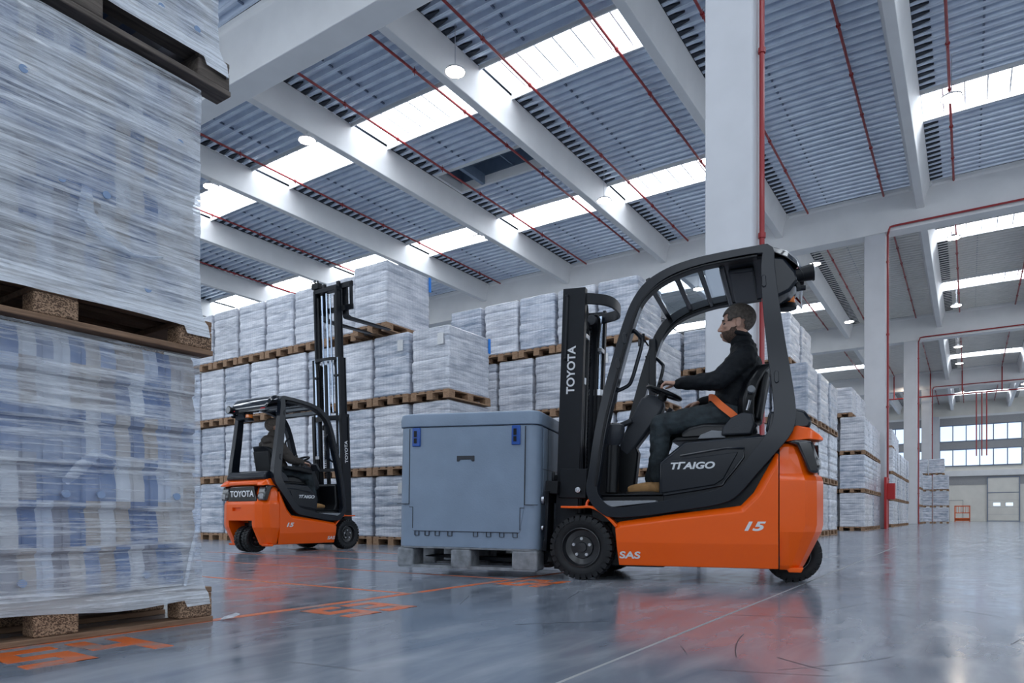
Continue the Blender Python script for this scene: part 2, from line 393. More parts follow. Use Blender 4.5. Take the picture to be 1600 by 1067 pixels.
# painted bay lines and numbers, and the saw-cut joints
def floor_mark(name, mb, label, cat='floor marking', group=None, m='paint'):
    o = mb.obj(name, M[m]); tag(o, label, cat, group); return o
floor_mark('floor_line', MB().box(-2.90, -2.845, -2.0, 5.2, -0.004, 0.0012), 'long orange painted floor line running past the near pallet stack')
for k, (y, x0, desc) in enumerate(((3.18, -6.0, 'nearest the camera'), (4.35, -8.0, 'second from the camera'), (5.47, -8.6, 'third from the camera'), (6.58, -8.6, 'farthest from the camera'))):
    floor_mark('floor_line', MB().box(x0, -2.9 if k < 2 else -4.6, y-0.02, y+0.02, -0.004, 0.001), 'thin orange cross line on the floor, '+desc)
def digit(ch, x0, y0, w, h):
    """blocky number painted flat; up is -x, reading towards +y"""
    t = 0.07; S = {'5': 'ABCDE', '4': 'bgcBC', '3': 'x', '2': 'x'}
    seg = {'top': (0, 1, 1-t/h, 1), 'mid': (0, 1, .5-t/h/2, .5+t/h/2), 'bot': (0, 1, 0, t/h), 'ul': (0, t/w, .5, 1), 'ur': (1-t/w, 1, .5, 1), 'll': (0, t/w, 0, .5), 'lr': (1-t/w, 1, 0, .5)}
    use = {'5': ('top', 'ul', 'mid', 'lr', 'bot'), '4': ('ul', 'mid', 'ur', 'lr'), '3': ('top', 'ur', 'mid', 'lr', 'bot'), '2': ('top', 'ur', 'mid', 'll', 'bot')}[ch]
    mb = MB(); eps = 0
    for s in use:
        a0, a1, b0, b1 = seg[s]; eps += 1
        mb.box(x0-b1*h, x0-b0*h, y0+a0*w, y0+a1*w, -0.004, 0.0012+eps*0.00012)
    return mb
for num, y, d in (('54', 0.94, 'in front of the near stack'), ('53', 2.27, 'beyond the near stack'), ('52', 3.95, 'beside the big grey container')):
    e = empty('floor_number', (-2.42, y, 0), 0, 'orange painted two-digit bay number on the floor '+d, 'floor marking')
    for i, ch in enumerate(num):
        digit(ch, 0, i*0.26, 0.21, 0.36).obj('digit', M['paint'], e)
for x, y0, y1 in ((-0.97, -6, 60),):
    floor_mark('floor_joint', MB().box(x-0.006, x+0.006, y0, y1, -0.004, 0.0008), 'long pale saw-cut joint running down the aisle floor', 'floor joint', m='joint')

sm_ = MB(); rs = random.Random(9)
for k in range(26):
    x0, y0, a0, L0_ = rs.uniform(-2.6, 0.8), rs.uniform(1.4, 6.5), rs.uniform(0, 3.14), rs.uniform(0.12, 0.5)
    cv = rs.uniform(-0.25, 0.25); w0 = rs.uniform(0.0012, 0.0028); pts = []
    for i in range(8):
        a = a0+cv*i/7; x0 += math.cos(a)*L0_/7; y0 += math.sin(a)*L0_/7; pts.append((x0, y0, a))
    vs = []
    for x, y, a in pts: vs += [(x-math.sin(a)*w0, y+math.cos(a)*w0, 0.0006), (x+math.sin(a)*w0, y-math.cos(a)*w0, 0.0006)]
    sm_.quads(vs, [(2*i, 2*i+1, 2*i+3, 2*i+2) for i in range(7)])
so_ = sm_.obj('scuff_marks', M['scuff']); so_.parent = bpy.data.objects['floor']
# main beams and columns
for r, y in enumerate(ROWS[:4]):
    prof = [(y, 12.2), (y+0.72, 12.2), (y+0.72, 13.8), (y+0.80, 13.86), (y-0.06, 13.86), (y-0.06, 13.72), (y, 13.66)]
    o = MB().prism(prof, -48 if r < 3 else -34, 16, 'x').obj('main_beam', M['concrete'], bevel=0.02)
    tag(o, 'deep pale concrete main beam across the hall, ' + ['nearest, crossing the top left corner', 'second, above the stacked pallets', 'third, behind the slim far column', 'farthest, in front of the end windows'][r], 'beam')
for r, y in enumerate(ROWS):
    z1 = 12.2
    o = MB().box(-3.65, -2.87, y-0.02, y+0.74, 0, z1).obj('concrete_column', M['column'], bevel=0.025)
    tag(o, 'square pale concrete column, ' + ['nearest, rising behind the large forklift', 'second, with a red guard at its foot', 'third along the row', 'fourth along the row', 'last one, against the end wall'][r], 'column')

def tbeam(x, y0, y1, label, group=None):
    prof = [(x-0.14, 12.88), (x+0.14, 12.88), (x+0.18, 13.3), (x+0.335, 13.72), (x+0.335, 13.82), (x-0.335, 13.82), (x-0.335, 13.72), (x-0.18, 13.3)]
    o = MB().prism(prof, y0, y1, 'y').obj('roof_beam', M['concrete'], bevel=0.02)
    s = MB().box(x-0.4, x+0.4, y1-0.28, y1+0.01, 13.66, 13.76); s.obj('bearing_pad', M['concrete'], o)
    return tag(o, label, 'beam', group)
for r in range(4):
    xs = {0: TX, 1: TX[:9], 2: TX[:6], 3: TX[:6]}[r]
    for k, x in enumerate(xs):
        tbeam(x, ROWS[r]+0.74, ROWS[r+1]-0.01 if r < 3 else 95.2, 'tapered white concrete roof beam, %s from the right, in the %s roof bay' % (ORD[k], BAYN[r+1]))

# corrugated deck
PIT = 0.36
PROFZ = [(0.0, 0.0), (0.05, 0.0), (0.085, 0.13), (0.125, 0.13), (0.145, 0.112), (0.165, 0.13), (0.245, 0.13), (0.285, 0.0), (0.31, 0.0), (0.325, 0.012), (0.34, 0.0)]
W = 5.40-0.67
def deck_mesh(L, name):
    mb = MB(); n = max(1, round(L/PIT)); p = L/n; NX = 8
    ys, zs = [], []
    for i in range(n):
        for a, b in PROFZ: ys.append(i*p+a*p/PIT); zs.append(b)
    ys.append(L); zs.append(0.0)
    rings = []
    verts = []; faces = []; m = len(ys)
    for j in range(NX+1):
        x = W*j/NX; arch = 0.03*(1-(2*j/NX-1)**2)
        for y, z in zip(ys, zs): verts.append((x, y, 13.84+arch+z))
    for j in range(NX):
        for i in range(m-1): faces.append((j*m+i, j*m+i+1, (j+1)*m+i+1, (j+1)*m+i))
    mb.quads(verts, faces)
    # dark tapering wedges paint the shade in the open flute mouths, beam side
    cl = MB()
    for i in range(n):
        y0 = i*p
        for x0, x1, w0, w1 in ((-0.02, 0.42, 0.10, 0.01),):
            yc = y0+0.165*p/PIT
            z0, z1 = 13.838, 13.842
            cl.quads([(x0, yc-w0, z0-0.006), (x0, yc+w0, z0-0.006), (x1, yc+w1, z1), (x1, yc-w1, z1), (x0, yc-w0, z0+0.05), (x0, yc+w0, z0+0.05), (x1, yc+w1, z1+0.05), (x1, yc-w1, z1+0.05)],
                     [(0,1,2,3), (4,7,6,5), (0,3,7,4), (1,5,6,2), (0,4,5,1)])
    cp = MB()
    for i in range(n):
        y0 = i*p
        for dx in (1.6,):
            z = 13.84+0.03*(1-(2*dx/W-1)**2)
            cp.box(dx, dx+0.05, y0+0.06, y0+0.27, z+0.045, z+0.09)
    return mb, cl, cp
DECKS = {}
ceil_n = 0
def place_deck(x0, y0, L, far):
    global ceil_n
    key = (round(L, 2), far)
    if key not in DECKS:
        a, b, c = deck_mesh(L, 'deck')
        o = a.obj('ceiling_1', M['deck_lit' if far else 'deck'])
        ch = [b.obj('flute_shade', M['dark'], o), c.obj('fixing_clips', M['clip'], o)]
        DECKS[key] = o
        new = o
    else:
        new = copy_tree(DECKS[key])
    ceil_n += 1
    new.name = 'ceiling_%d' % ceil_n; new['kind'] = 'structure'
    new.location = (x0, y0, 0)
    return new
win_n = 0
SKY0 = None
def skylight(x0, y0, L):
    global win_n, SKY0
    win_n += 1
    if SKY0 is None:
        mb = MB(); NX = 8; rings = []; v = []; f = []
        for j in range(NX+1):
            x = W*j/NX; arch = 0.03*(1-(2*j/NX-1)**2)
            v += [(x, 0, 13.90+arch), (x, L, 13.90+arch)]
        f = [(2*j, 2*j+1, 2*j+3, 2*j+2) for j in range(NX)]
        mb.quads(v, f)
        o = mb.obj('window_1', M['skylight'])
        fb = MB()
        for j in range(1, NX):
            x = W*j/NX; z = 13.87+0.03*(1-(2*j/NX-1)**2); fb.box(x-0.02, x+0.02, 0, L, z, z+0.03)
        for yy in (0, L):
            for j in range(NX):
                xa, xb = W*j/NX, W*(j+1)/NX
                za, zb = [13.80+0.03*(1-(2*q/NX-1)**2) for q in (j, j+1)]
                fb.bar((xa, yy, za), (xb, yy, zb), 0.05, 0.16)
        fb.obj('glazing_bars', M['concrete'], o)
        SKY0 = o; new = o
    else: new = copy_tree(SKY0)
    new.name = 'window_%d' % win_n; new['kind'] = 'structure'; new.location = (x0, y0, 0)
for r in range(-1, 4):
    yb = ROWS[r]+0.8 if r >= 0 else -9.5+0.8
    ye = ROWS[r+1]-0.06 if r < 3 else 95.2
    yb0 = ROWS[r] if r >= 0 else -9.5
    kmax = 10 if r < 2 else 7
    for k in range(kmax):
        x0 = 3.78+5.40-5.40*k-5.40+0.335
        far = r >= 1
        if k == 2 and r >= 0:      # the bay without roof lights
            place_deck(x0, yb, ye-yb, far); continue
        s1, s2 = yb0+5.15, yb0+13.8
        if r == 0 and k == 4:      # bay with the smoke hatch
            place_deck(x0, yb, s1-yb, far); skylight(x0, s1, 1.75)
            place_deck(x0, s1+1.75, 20.75-s1-1.75, far); place_deck(x0, 22.55, s2-22.55, far)
            skylight(x0, s2, 1.75); place_deck(x0, s2+1.75, ye-s2-1.75, far); continue
        place_deck(x0, yb, s1-yb, far); skylight(x0, s1, 1.75)
        place_deck(x0, s1+1.75, s2-s1-1.75, far); skylight(x0, s2, 1.75)
        place_deck(x0, s2+1.75, ye-s2-1.75, far)
struct(MB().box(-49, 22, -14, 95.2, 14.95, 15.05).obj('ceiling', M['dark']))  # extra slab added above the deck to block light leaking through its gaps
# smoke hatch
xh = 3.78-5.40*4+0.335
h = empty('smoke_hatch', (xh, 20.75, 13.84), 0, 'dark rectangular smoke hatch open in the roof deck between roof lights', 'roof hatch')
MB().box(0, W, 0, 0.14, 0.0, 0.34).box(0, W, 1.66, 1.8, 0.0, 0.34).box(0, 0.12, 0.14, 1.66, 0, .34).box(W-.12, W, .14, 1.66, 0, .34).obj('curb', M['concrete'], h)
MB().box(0.0, W, 0.0, 1.8, 0.95, 1.0).box(0, 0.05, 0, 1.8, 0.34, 0.95).box(W-0.05, W, 0, 1.8, 0.34, .95).box(0, W, 0, .05, .34, .95).box(0, W, 1.75, 1.8, .34, .95).obj('shaft', M['bluegrey'], h)
MB().bar((1.3, 0.5, 0.42), (W-0.1, 0.5, 0.50), 0.08, 0.05).bar((2.6, 0.1, 0.45), (2.6, 1.7, 0.45), 0.05, 0.05).obj('opening_rail', M['bluegrey'], h)
MB().box(1.15, 1.3, 0.14, 1.66, 0.0, 0.4).obj('cross_panel', M['bluegrey'], h)

# sprinkler pipes along the bays
CL0 = None
def sprinkler(x, y0, y1, label, z=13.70):
    global CL0
    mb = MB(); mb.cyl((x, y0, z), (x, y1, z), 0.040, n=8)
    o = mb.obj('sprinkler_pipe', M['red'], smooth=True)
    y = y0+0.9
    while y < y1-0.4:
        if CL0 is None:
            CL0 = MB().cyl((0, -0.03, 0), (0, 0.03, 0), 0.062, n=8).cyl((0, 0.0, 0), (0, 0.0, 0.13), 0.008, n=5).cyl((0, 0.02, -0.12), (0, 0.02, 0), 0.014, n=6).obj('pipe_clamp', M['red'], o); c_ = CL0
        else: c_ = CL0.copy(); C.objects.link(c_); c_.parent = o
        c_.location = (x, y, z); y += 2.45
    tag(o, label, 'pipe')
PX = [(-0.5, 'over the right edge'), (-2.93, 'right of the near column'), (-5.84, 'just behind the near column'), (-8.3, 'left of the near column'), (-11.2, 'third left of the near column'),
      (-13.7, 'right of the roof hatch'), (-16.65, 'crossing under the smoke hatch'), (-22.1, 'left of the roof hatch'), (-27.6, 'far left, above the stack wall'), (-33.2, 'farthest left, beside the near stack')]
for x, d in PX: sprinkler(x, ROWS[0]+0.74, ROWS[1], 'red sprinkler pipe under the near roof bay, '+d)
sprinkler(-19.4, 3.5, ROWS[0], 'red sprinkler pipe in the top left corner before the nearest beam')
for i, r in enumerate((1, 2, 3)):
    for x, d in ((2.4, 'far right one'), (-0.5, 'second from the right'), (-2.93, 'third from the right'), (-5.84, 'fourth from the right'), (-8.3, 'fifth from the right')):
        sprinkler(x, ROWS[r]+0.74, ROWS[r+1] if r < 3 else 95.0, 'red sprinkler pipe under the %s roof bay, %s' % (BAYN[r+1], d))
# risers by the columns, runs along the beams
def riser(y, z1, run, label):
    x = -2.87+0.07; yy = y+0.25
    mb = MB(); mb.cyl((x, yy, 0.02), (x, yy, 12.12), 0.042, n=8)
    for z in range(2, int(z1), 3): mb.cyl((x, yy, z), (x, yy, z+0.08), 0.06, n=8)
    tag(mb.obj('riser_pipe', M['red'], smooth=True), 'upright red pipe on the '+label, 'pipe')
    if run:
        mb = MB(); mb.tube([(x, yy-0.05, 12.12), (x+0.03, yy-0.2, 12.15), (x+0.08, y-0.14, 12.2), (x+0.12, y-0.15, 12.32), (x+0.3, y-0.15, 12.34), (16, y-0.15, 12.34)], 0.042, n=8)
        tag(mb.obj('beam_pipe', M['red'], smooth=True), 'level red pipe along the beam right of the '+label, 'pipe')
riser(ROWS[0], 12.0, False, 'nearest column')
riser(ROWS[1], 12.0, True, 'second column')
riser(ROWS[2], 12.0, True, 'third column')
riser(ROWS[3], 12.0, True, 'fourth column')
# red guard at the second column
g = empty('column_guard', (-2.78, ROWS[1]-0.06, 0), 0, 'red steel guard with a box at the foot of the second column', 'guard')
MB().box(-0.09, 0.0, -0.4, 0.1, 0, 2.1).obj('guard_plate', M['redbox'], g, bevel=0.01)
MB().box(0.0, 0.28, -0.25, 0.1, 1.2, 1.85).obj('red_box', M['redbox'], g, bevel=0.01)

# high bay lamps
L0 = None
def lamp(x, y, z, d, big=1.0):
    global L0
    if L0 is None:
        L0 = empty('high_bay_lamp')
        MB().lathe([(0.0, 0.16), (0.07, 0.16), (0.10, 0.08), (0.27, 0.05), (0.29, 0.0), (0.265, 0.0), (0.25, 0.02), (0.0, 0.02)], axis='z', n=24).obj('housing', M['white'], L0, smooth=True)
        MB().lathe([(0.0, 0.012), (0.235, 0.012), (0.235, -0.008), (0.0, -0.008)], axis='z', n=24).obj('lens', M['lamp'], L0)
        MB().cyl((0, 0, 0.16), (0, 0, 1.33), 0.010, n=6).obj('hanging_cable', M['steel'], L0)
        t = L0
    else: t = copy_tree(L0)
    t.location = (x, y, z); tag(t, 'round white high-bay lamp hanging lit, '+d, 'lamp')
LAMPS = [(-11.67, 14.77, 'right of the roof hatch'), (-17.77, 14.82, 'beside the roof light left of the hatch'), (-23.19, 14.94, 'half hidden behind the near stack'), (-11.66, 23.94, 'left of the nearest column'),
         (-17.75, 24.11, 'on the roof light above the left stacks'), (-23.23, 24.2, 'directly above the raised pallet load'), (-0.42, 23.63, 'at the upper right on a red pipe'), (-6.16, 35.54, 'just right of the large forklift roof'),
         (-0.56, 35.53, 'above the third column at right'), (-6.2, 47.21, 'over the tall stacks at right'), (-0.61, 47.03, 'second under the far right beam'), (-0.65, 58.42, 'third one toward the end windows'), (-0.63, 64.81, 'nearest the end windows'), (-4.75, 72.9, 'small between the far columns'),
         (-6.1, 23.8, 'hidden mostly behind the nearest column'), (-28.5, 24.2, 'small one beside the left edge stack'),
         (-12.0, 36.0, 'added for light behind the row of loads'), (-12.0, 47.2, 'added for light far behind the cab'), (-6.2, 58.4, 'added for light over the far stacks'), (-11.6, 66.0, 'added for light far back behind the columns'), (4.2, 35.6, 'added for light beyond the right edge, nearer'), (4.2, 47.0, 'added for light beyond the right edge, middle'), (4.2, 62.0, 'added for light beyond the right edge, farther'), (4.2, 78.0, 'added before the end windows at right'), (-0.6, 80.0, 'before the end windows')]  # lamps on this line are added to brighten the far hall
for x, y, d in LAMPS: lamp(x, y, 12.6, d)

# end wall
YW = 95.2
struct(MB().box(-45, 22, YW, YW+0.3, 0, 14.3).obj('wall_end', M['wallpanel']))
struct(MB().box(-49.3, -49, -14, YW, -0.3, 14.3).obj('wall_left', M['wallpanel']))
# unseen walls behind and right of the camera; glowing window bands added for light
struct(MB().box(-49, 22.3, -14.3, -14, -0.3, 14.3).obj('wall_back', M['wallpanel']))
struct(MB().box(22, 22.3, -14, YW, -0.3, 14.3).obj('wall_right', M['wallpanel']))
for i in range(6):
    for z0, z1 in ((3.0, 6.0), (7.5, 11.5)):
        win_n += 1; x0 = -46+i*11.3
        w_ = struct(MB().box(x0, x0+9.6, -13.99, -13.96, z0, z1).obj('window_%d' % win_n, M['addedwindow']))
        fr = MB()
        for k in range(7): fr.box(x0+1.6*k-0.06, x0+1.6*k+0.06, -13.96, -13.86, z0, z1)
        fr.obj('window_frame', M['frame'], w_)
for i in range(9):
    for z0, z1 in ((3.0, 6.0), (7.5, 11.5)):
        win_n += 1; y0 = -12+i*11.8
        w_ = struct(MB().box(21.96, 21.99, y0, y0+9.6, z0, z1).obj('window_%d' % win_n, M['addedwindow']))
        fr = MB()
        for k in range(7): fr.box(21.86, 21.96, y0+1.6*k-0.06, y0+1.6*k+0.06, z0, z1)
        fr.obj('window_frame', M['frame'], w_)
struct(MB().box(-45, 22, YW-0.35, YW, 5.2, 5.85).obj('trim_1', M['concrete'], bevel=0.02))
struct(MB().box(-45, 22, YW-0.06, YW, 4.2, 5.2).obj('trim_2', M['wallgrey']))
struct(MB().box(-45, 22, YW-0.10, YW, 11.1, 12.0).obj('trim_3', M['wallgrey']))
struct(MB().box(-45, 22, YW-0.10, YW, 8.3, 9.25).obj('trim_4', M['wallgrey']))
for i, (x0, x1) in enumerate(((-24, -14), (-13.6, -3.7), (-2.85, 4.9), (5.2, 15))):
    for j, (z0, z1) in enumerate(((6.4, 8.3), (9.25, 11.1))):
        win_n += 1
        o = struct(MB().box(x0, x1, YW-0.05, YW-0.02, z0, z1).obj('window_%d' % win_n, M['winglass']))
        fr = MB(); n = round((x1-x0)/1.25)
        for k in range(n+1):
            x = x0+(x1-x0)*k/n; fr.box(x-0.05, x+0.05, YW-0.16, YW-0.02, z0, z1)
        fr.box(x0, x1, YW-0.16, YW-0.02, z0-0.06, z0+0.06).box(x0, x1, YW-0.16, YW-0.02, z1-0.06, z1+0.06)
        fr.obj('window_frame', M['frame'], o)
struct(MB().box(-45, 22, YW-0.12, YW, 12.0, 12.25).obj('trim_5', M['concrete']))
for i, (x0, w) in enumerate(((1.8, 2.85), (-1.9, 1.3))):
    if i == 0:
        d = struct(MB().box(x0, x0+w, YW-0.1, YW, 0, 4.95).obj('door_1', M['wallpanel'], bevel=0.01))
        fr = MB().box(x0-0.1, x0, YW-0.16, YW, 0, 5.05).box(x0+w, x0+w+0.1, YW-0.16, YW, 0, 5.05).box(x0, x0+w, YW-0.16, YW, 4.95, 5.05).box(x0, x0+w, YW-0.14, YW, 3.22, 3.3).box(x0, x0+w, YW-0.14, YW, 0, 0.08)
        for k in range(1, 4): fr.box(x0, x0+w, YW-0.105, YW, k*0.8, k*0.8+0.012)
        fr.obj('door_frame', M['frame'], d)
        for a in (0.5, 1.65): MB().box(x0+a, x0+a+0.65, YW-0.12, YW-0.1, 1.75, 2.1).obj('door_pane', M['winglass'], d)
    else:
        d = struct(MB().box(x0, x0+w, YW-0.06, YW, 0, 2.4).obj('door_2', M['wallpanel'], bevel=0.01))
        MB().box(x0-0.05, x0, YW-0.09, YW, 0, 2.45).box(x0+w, x0+w+0.05, YW-0.09, YW, 0, 2.45).box(x0, x0+w, YW-0.09, YW, 2.4, 2.45).obj('door_frame', M['wallgrey'], d)
# orange rack by the wall
rk = MB()
for x in (-1.35, 0.02):
    for y in (91.0, 91.9): rk.box(x, x+0.1, y, y+0.1, 0, 1.75)
for z in (0.15, 0.9, 1.65):
    rk.box(-1.35, 0.12, 91.0, 91.08, z, z+0.1); rk.box(-1.35, 0.12, 91.92, 92.0, z, z+0.1)
rk.box(-1.3, 0.1, 91.0, 91.05, 0.05, 0.4)
for k in range(6): rk.box(-1.2+0.22*k, -1.16+0.22*k, 91.02, 91.06, 0.9, 1.65)
tag(rk.obj('steel_rack', M['orangerack'], bevel=0.01), 'small orange steel rack standing near the end wall', 'rack')
# dark red sprinkler header in front of the end windows
hd = MB(); hd.cyl((-24, 73.45, 11.5), (16, 73.45, 11.5), 0.06, n=8)
for x in (-5.84, -2.93, -0.5, 2.4): hd.cyl((x, 73.45, 11.5), (x, 73.45, 13.6), 0.05, n=8)
for x in (0.55, 0.95, 1.3): hd.cyl((x, 73.5, 5.9), (x, 73.5, 11.5), 0.05, n=8)
tag(hd.obj('header_pipe', M['red'], smooth=True), 'dark red header pipe with drops in front of the end windows', 'pipe')
# ---------------------------------------------------------------- pallets and wrapped loads
def pallet_mb(w, d, h=0.145, old=False):
    """w along x, d along y"""
    top = MB(); blk = MB()
    bw, bd = 0.11*w/0.8+0.01, 0.15
    t = 0.022*h/0.145
    for cx in (-w/2+bw/2, 0, w/2-bw/2):
        for cyy in (-d/2+bd/2, 0, d/2-bd/2):
            blk.box(cx-bw/2, cx+bw/2, cyy-bd/2, cyy+bd/2, t, h-2*t)
        top.box(cx-bw/2-0.005, cx+bw/2+0.005, -d/2, d/2, 0, t)
    for cyy in (-d/2+bd/2, 0, d/2-bd/2): top.box(-w/2, w/2, cyy-bd/2, cyy+bd/2, h-2*t, h-t)
    for i in range(5):
        c = -w/2+0.07+(w-0.14)*i/4; top.box(c-0.06, c+0.06, -d/2, d/2, h-t, h)
    return top, blk
def load_mb(w, d, h, z0, layers, seed, bulge=0.013, scallop=0.0, ny=14, fine=1):
    """wrapped cartons: rounded box skin with layer grooves, soft dents"""
    rnd = random.Random(seed); rc = 0.042
    per = []
    def arc(cx, cy_, a0):
        for k in range(4): per.append((cx+rc*math.cos(a0+k*math.pi/6), cy_+rc*math.sin(a0+k*math.pi/6), math.cos(a0+k*math.pi/6), math.sin(a0+k*math.pi/6)))
    nx = ny*fine; 
    arc(w/2-rc, d/2-rc, 0)
    for k in range(1, nx): per.append((w/2-rc-(w-2*rc)*k/nx, d/2, 0, 1))
    arc(-w/2+rc, d/2-rc, math.pi/2)
    for k in range(1, nx): per.append((-w/2, d/2-rc-(d-2*rc)*k/nx, -1, 0))
    arc(-w/2+rc, -d/2+rc, math.pi)
    for k in range(1, nx): per.append((-w/2+rc+(w-2*rc)*k/nx, -d/2, 0, -1))
    arc(w/2-rc, -d/2+rc, 1.5*math.pi)
    for k in range(1, nx): per.append((w/2, -d/2+rc+(d-2*rc)*k/nx, 1, 0))
    rings = []; nz = layers*7*fine
    offs = [rnd.uniform(-0.008, 0.006) for _ in range(layers+1)]
    sx = [rnd.uniform(-0.006, 0.006) for _ in range(layers+1)]
    for j in range(nz+1):
        f = j/nz; z = z0+h*f; lay = min(layers-1, int(f*layers)); ph = (f*layers) % 1.0 if j < nz else 1.0
        groove = -bulge*(abs(2*ph-1)**5)
        ring = []
        for x, y, nx_, ny_ in per:
            q = noise.noise(Vector((x*5+seed*7, y*5, z*9)))*0.007 + noise.noise(Vector((x*2+seed, y*2, z*30)))*0.005 + noise.noise(Vector((x*16+seed, y*16, z*14)))*0.003
            e = groove*(1+0.8*noise.noise(Vector((x*3, y*3, seed*3+lay))))+offs[lay]+q
            corner = abs(nx_*ny_)
            e += 0.006*corner
            if f < 0.03: e += 0.010
            if f > 0.985: e -= 0.02
            ring.append(Vector((x+nx_*e+sx[lay], y+ny_*e, z)))
        rings.append(ring)
    mb = MB(); mb.loft(rings)
    return mb
VAR = {}
def blk_me(mb):
    me = bpy.data.meshes.new('tmp'); mb.bm.to_mesh(me); mb.bm.free(); return me
def pallet_unit(kind):
    """kind: (w, d, total height, film, seed)"""
    if kind not in VAR:
        w, d, H_, film, seed = kind
        t = empty('wrapped_pallet')
        top, blk = pallet_mb(w, d, 0.14)
        top.bm.from_mesh(blk_me(blk)); p = top.obj('wooden_pallet', M['wood'], t)
        o = load_mb(w-0.025, d-0.02, H_-0.14-0.012, 0.14, 6, seed).obj('wrapped_load', M[film], t, smooth=True)
        VAR[kind] = t; t['_used'] = False
    src = VAR[kind]
    if not src['_used']: src['_used'] = True; return src
    c = copy_tree(src); return c
def put(kind, x, y, z, label, group, rz=0.0):
    t = pallet_unit(kind); t.location = (x, y, z); t.rotation_euler = (0, 0, rz); tag(t, label, 'pallet load', group)
    return t
rnd = random.Random(5)
TIER = ['bottom tier', 'second tier', 'third tier', 'top tier']
PW, PD = 0.81, 1.13
ZL = [0, 1.18, 2.37, 3.56]
def kd(film, H_=1.18): return (PW, PD, H_, film, rnd.choice((1, 2, 3)))
# left wall, three tiers: columns counted from the free corner leftwards
G1 = 'wrapped pallets in the long stack wall at left'
for tier in range(3):
    for k in range(9):
        x = -6.83-0.85*(k+0.5)
        film = 'filmB' if tier == 0 or rnd.random() < 0.35 else 'filmA'
        t = put(kd(film), x+rnd.uniform(-.008, .008), 8.5+PD/2+rnd.uniform(-.01, .02), ZL[tier], 'wrapped pallet in left stack wall, %s, %s from the free corner' % (TIER[tier], ORD[k]), G1, rnd.uniform(-.006, .006))
        if k in (0, 1, 8) and tier in (0, 2):
            MB().box(0.18, 0.30, -PD/2-0.016, -PD/2-0.008, 0.86, 1.04).obj('paper_label', M['paper'], t)
for k in range(6):
    x = -8.9-0.85*(k+0.5)
    put(kd('filmA', 1.16), x+rnd.uniform(-.008, .008), 8.5+PD/2, ZL[3], 'wrapped pallet in left stack wall, top tier, %s from the raised load' % ORD[k], G1, rnd.uniform(-.006, .006))
t = put((PW, PD, 1.2, 'filmA', 4), -8.50, 8.98, 3.60, 'film-wrapped pallet load resting on the raised forks of the distant forklift', None)
MB().box(PW/2-0.004, PW/2+0.012, PD/2-0.06, PD/2-0.01, 0.92, 1.18).obj('blue_tape', M['bluetape'], t)
# the free corner has blue tape too
cor = [o for o in C.objects if o.name.startswith('wrapped_pallet') and o.get('label', '').endswith('third tier, first from the free corner')][0]
MB().box(PW/2-0.004, PW/2+0.012, PD/2-0.06, PD/2-0.01, 0.90, 1.15).obj('blue_tape', M['bluetape'], cor)
# back row
G2 = 'wrapped pallets in the row behind the grey container'
for tier in range(4):
    for k in range(5 if tier < 3 else 5):
        x = (-4.40 if tier < 3 else -4.76)-0.85*(k+0.5)
        put(kd('filmA' if rnd.random() < .6 else 'filmB', 1.16 if tier == 3 else 1.18), x+rnd.uniform(-.01, .01), 11.2+PD/2+rnd.uniform(-.015, .015), ZL[tier], 'wrapped pallet behind the grey container, %s, %s from the cab end' % (TIER[tier], ORD[k]), G2, rnd.uniform(-.01, .01))
# right rows, their ends facing the aisle
def block(xf, y0, n, tiers, depth, pitch, name, group, H_=1.33, xoff=(0, 0, 0, 0), topn=None, w=0.81, d=1.2, start=0, ctr='in depth'):
    for tier in range(tiers):
        nn = n if tier < 3 or topn is None else topn
        for j in range(nn):
            for c in range(depth):
                if j > 0 and c > 0: continue      # only the outer face and the front row can be seen
                x = xf+xoff[tier]-w/2-0.86*c; y = y0+pitch*(j+0.5)
                if c == 0: lab = 'wrapped pallet in %s, %s, %s %s' % (name, TIER[tier], ORD[j], ctr)
                else: lab = 'wrapped pallet in %s, %s, front, %s inward' % (name, TIER[tier], ORD[c])
                put((w, d, H_, 'filmA' if rnd.random() < .6 else 'filmB', rnd.choice((5, 6))), x+rnd.uniform(-.015, .015), y+rnd.uniform(-.02, .02), H_*tier, lab, group, rnd.uniform(-.012, .012))
block(-3.0, 16.5, 3, 3, 4, 1.42, 'the stack right of the forklift', 'pallets right of the large forklift')
for j, (x, y) in enumerate(((-3.4, 17.2), (-3.4, 18.6), (-3.6, 20.0))):
    put((0.81, 1.2, 1.0 if j == 2 else 1.2, 'filmA', 7), x-0.4, y, 3.99, 'wrapped pallet topmost behind the forklift pillar, %s in depth' % ORD[j], 'top pallets right of the large forklift')
for c in (1, 2, 3): put((0.81, 1.2, 1.1, 'filmB', 7), -3.4-0.4-0.86*c, 17.2, 3.99, 'wrapped pallet topmost, seen through the cab, %s inward' % ORD[c], 'top pallets right of the large forklift')
block(-3.0, 26.5, 4, 3, 3, 1.32, 'the stack before the second column', 'pallets before the second column')
for j in range(3): put((0.81, 1.2, 1.05, 'filmA', 5), -3.4-0.4, 27.16+1.32*j, 3.99, 'wrapped pallet on top before the second column, %s in depth' % ORD[j], 'top pallets before the second column')
put((0.81, 1.2, 1.05, 'filmA', 5), -3.8-0.86, 27.16, 3.99, 'wrapped pallet on top before the second column, inner one', None)
block(-3.0, 37.2, 7, 3, 2, 1.5, 'the stack past the second column', 'pallets past the second column', H_=1.27)
for j in range(4): put((0.81, 1.2, 0.95, 'filmA', 6), -3.5-0.05*j, 38.5+1.6*j, 3.81, 'wrapped pallet on top past the second column, %s in depth' % ORD[j], 'top pallets past the second column')
block(-2.75, 54.6, 2, 3, 1, 1.4, 'the small stack at the third column', 'pallets at the third column', H_=1.2)
G4 = 'pallets in the far block near the end wall'
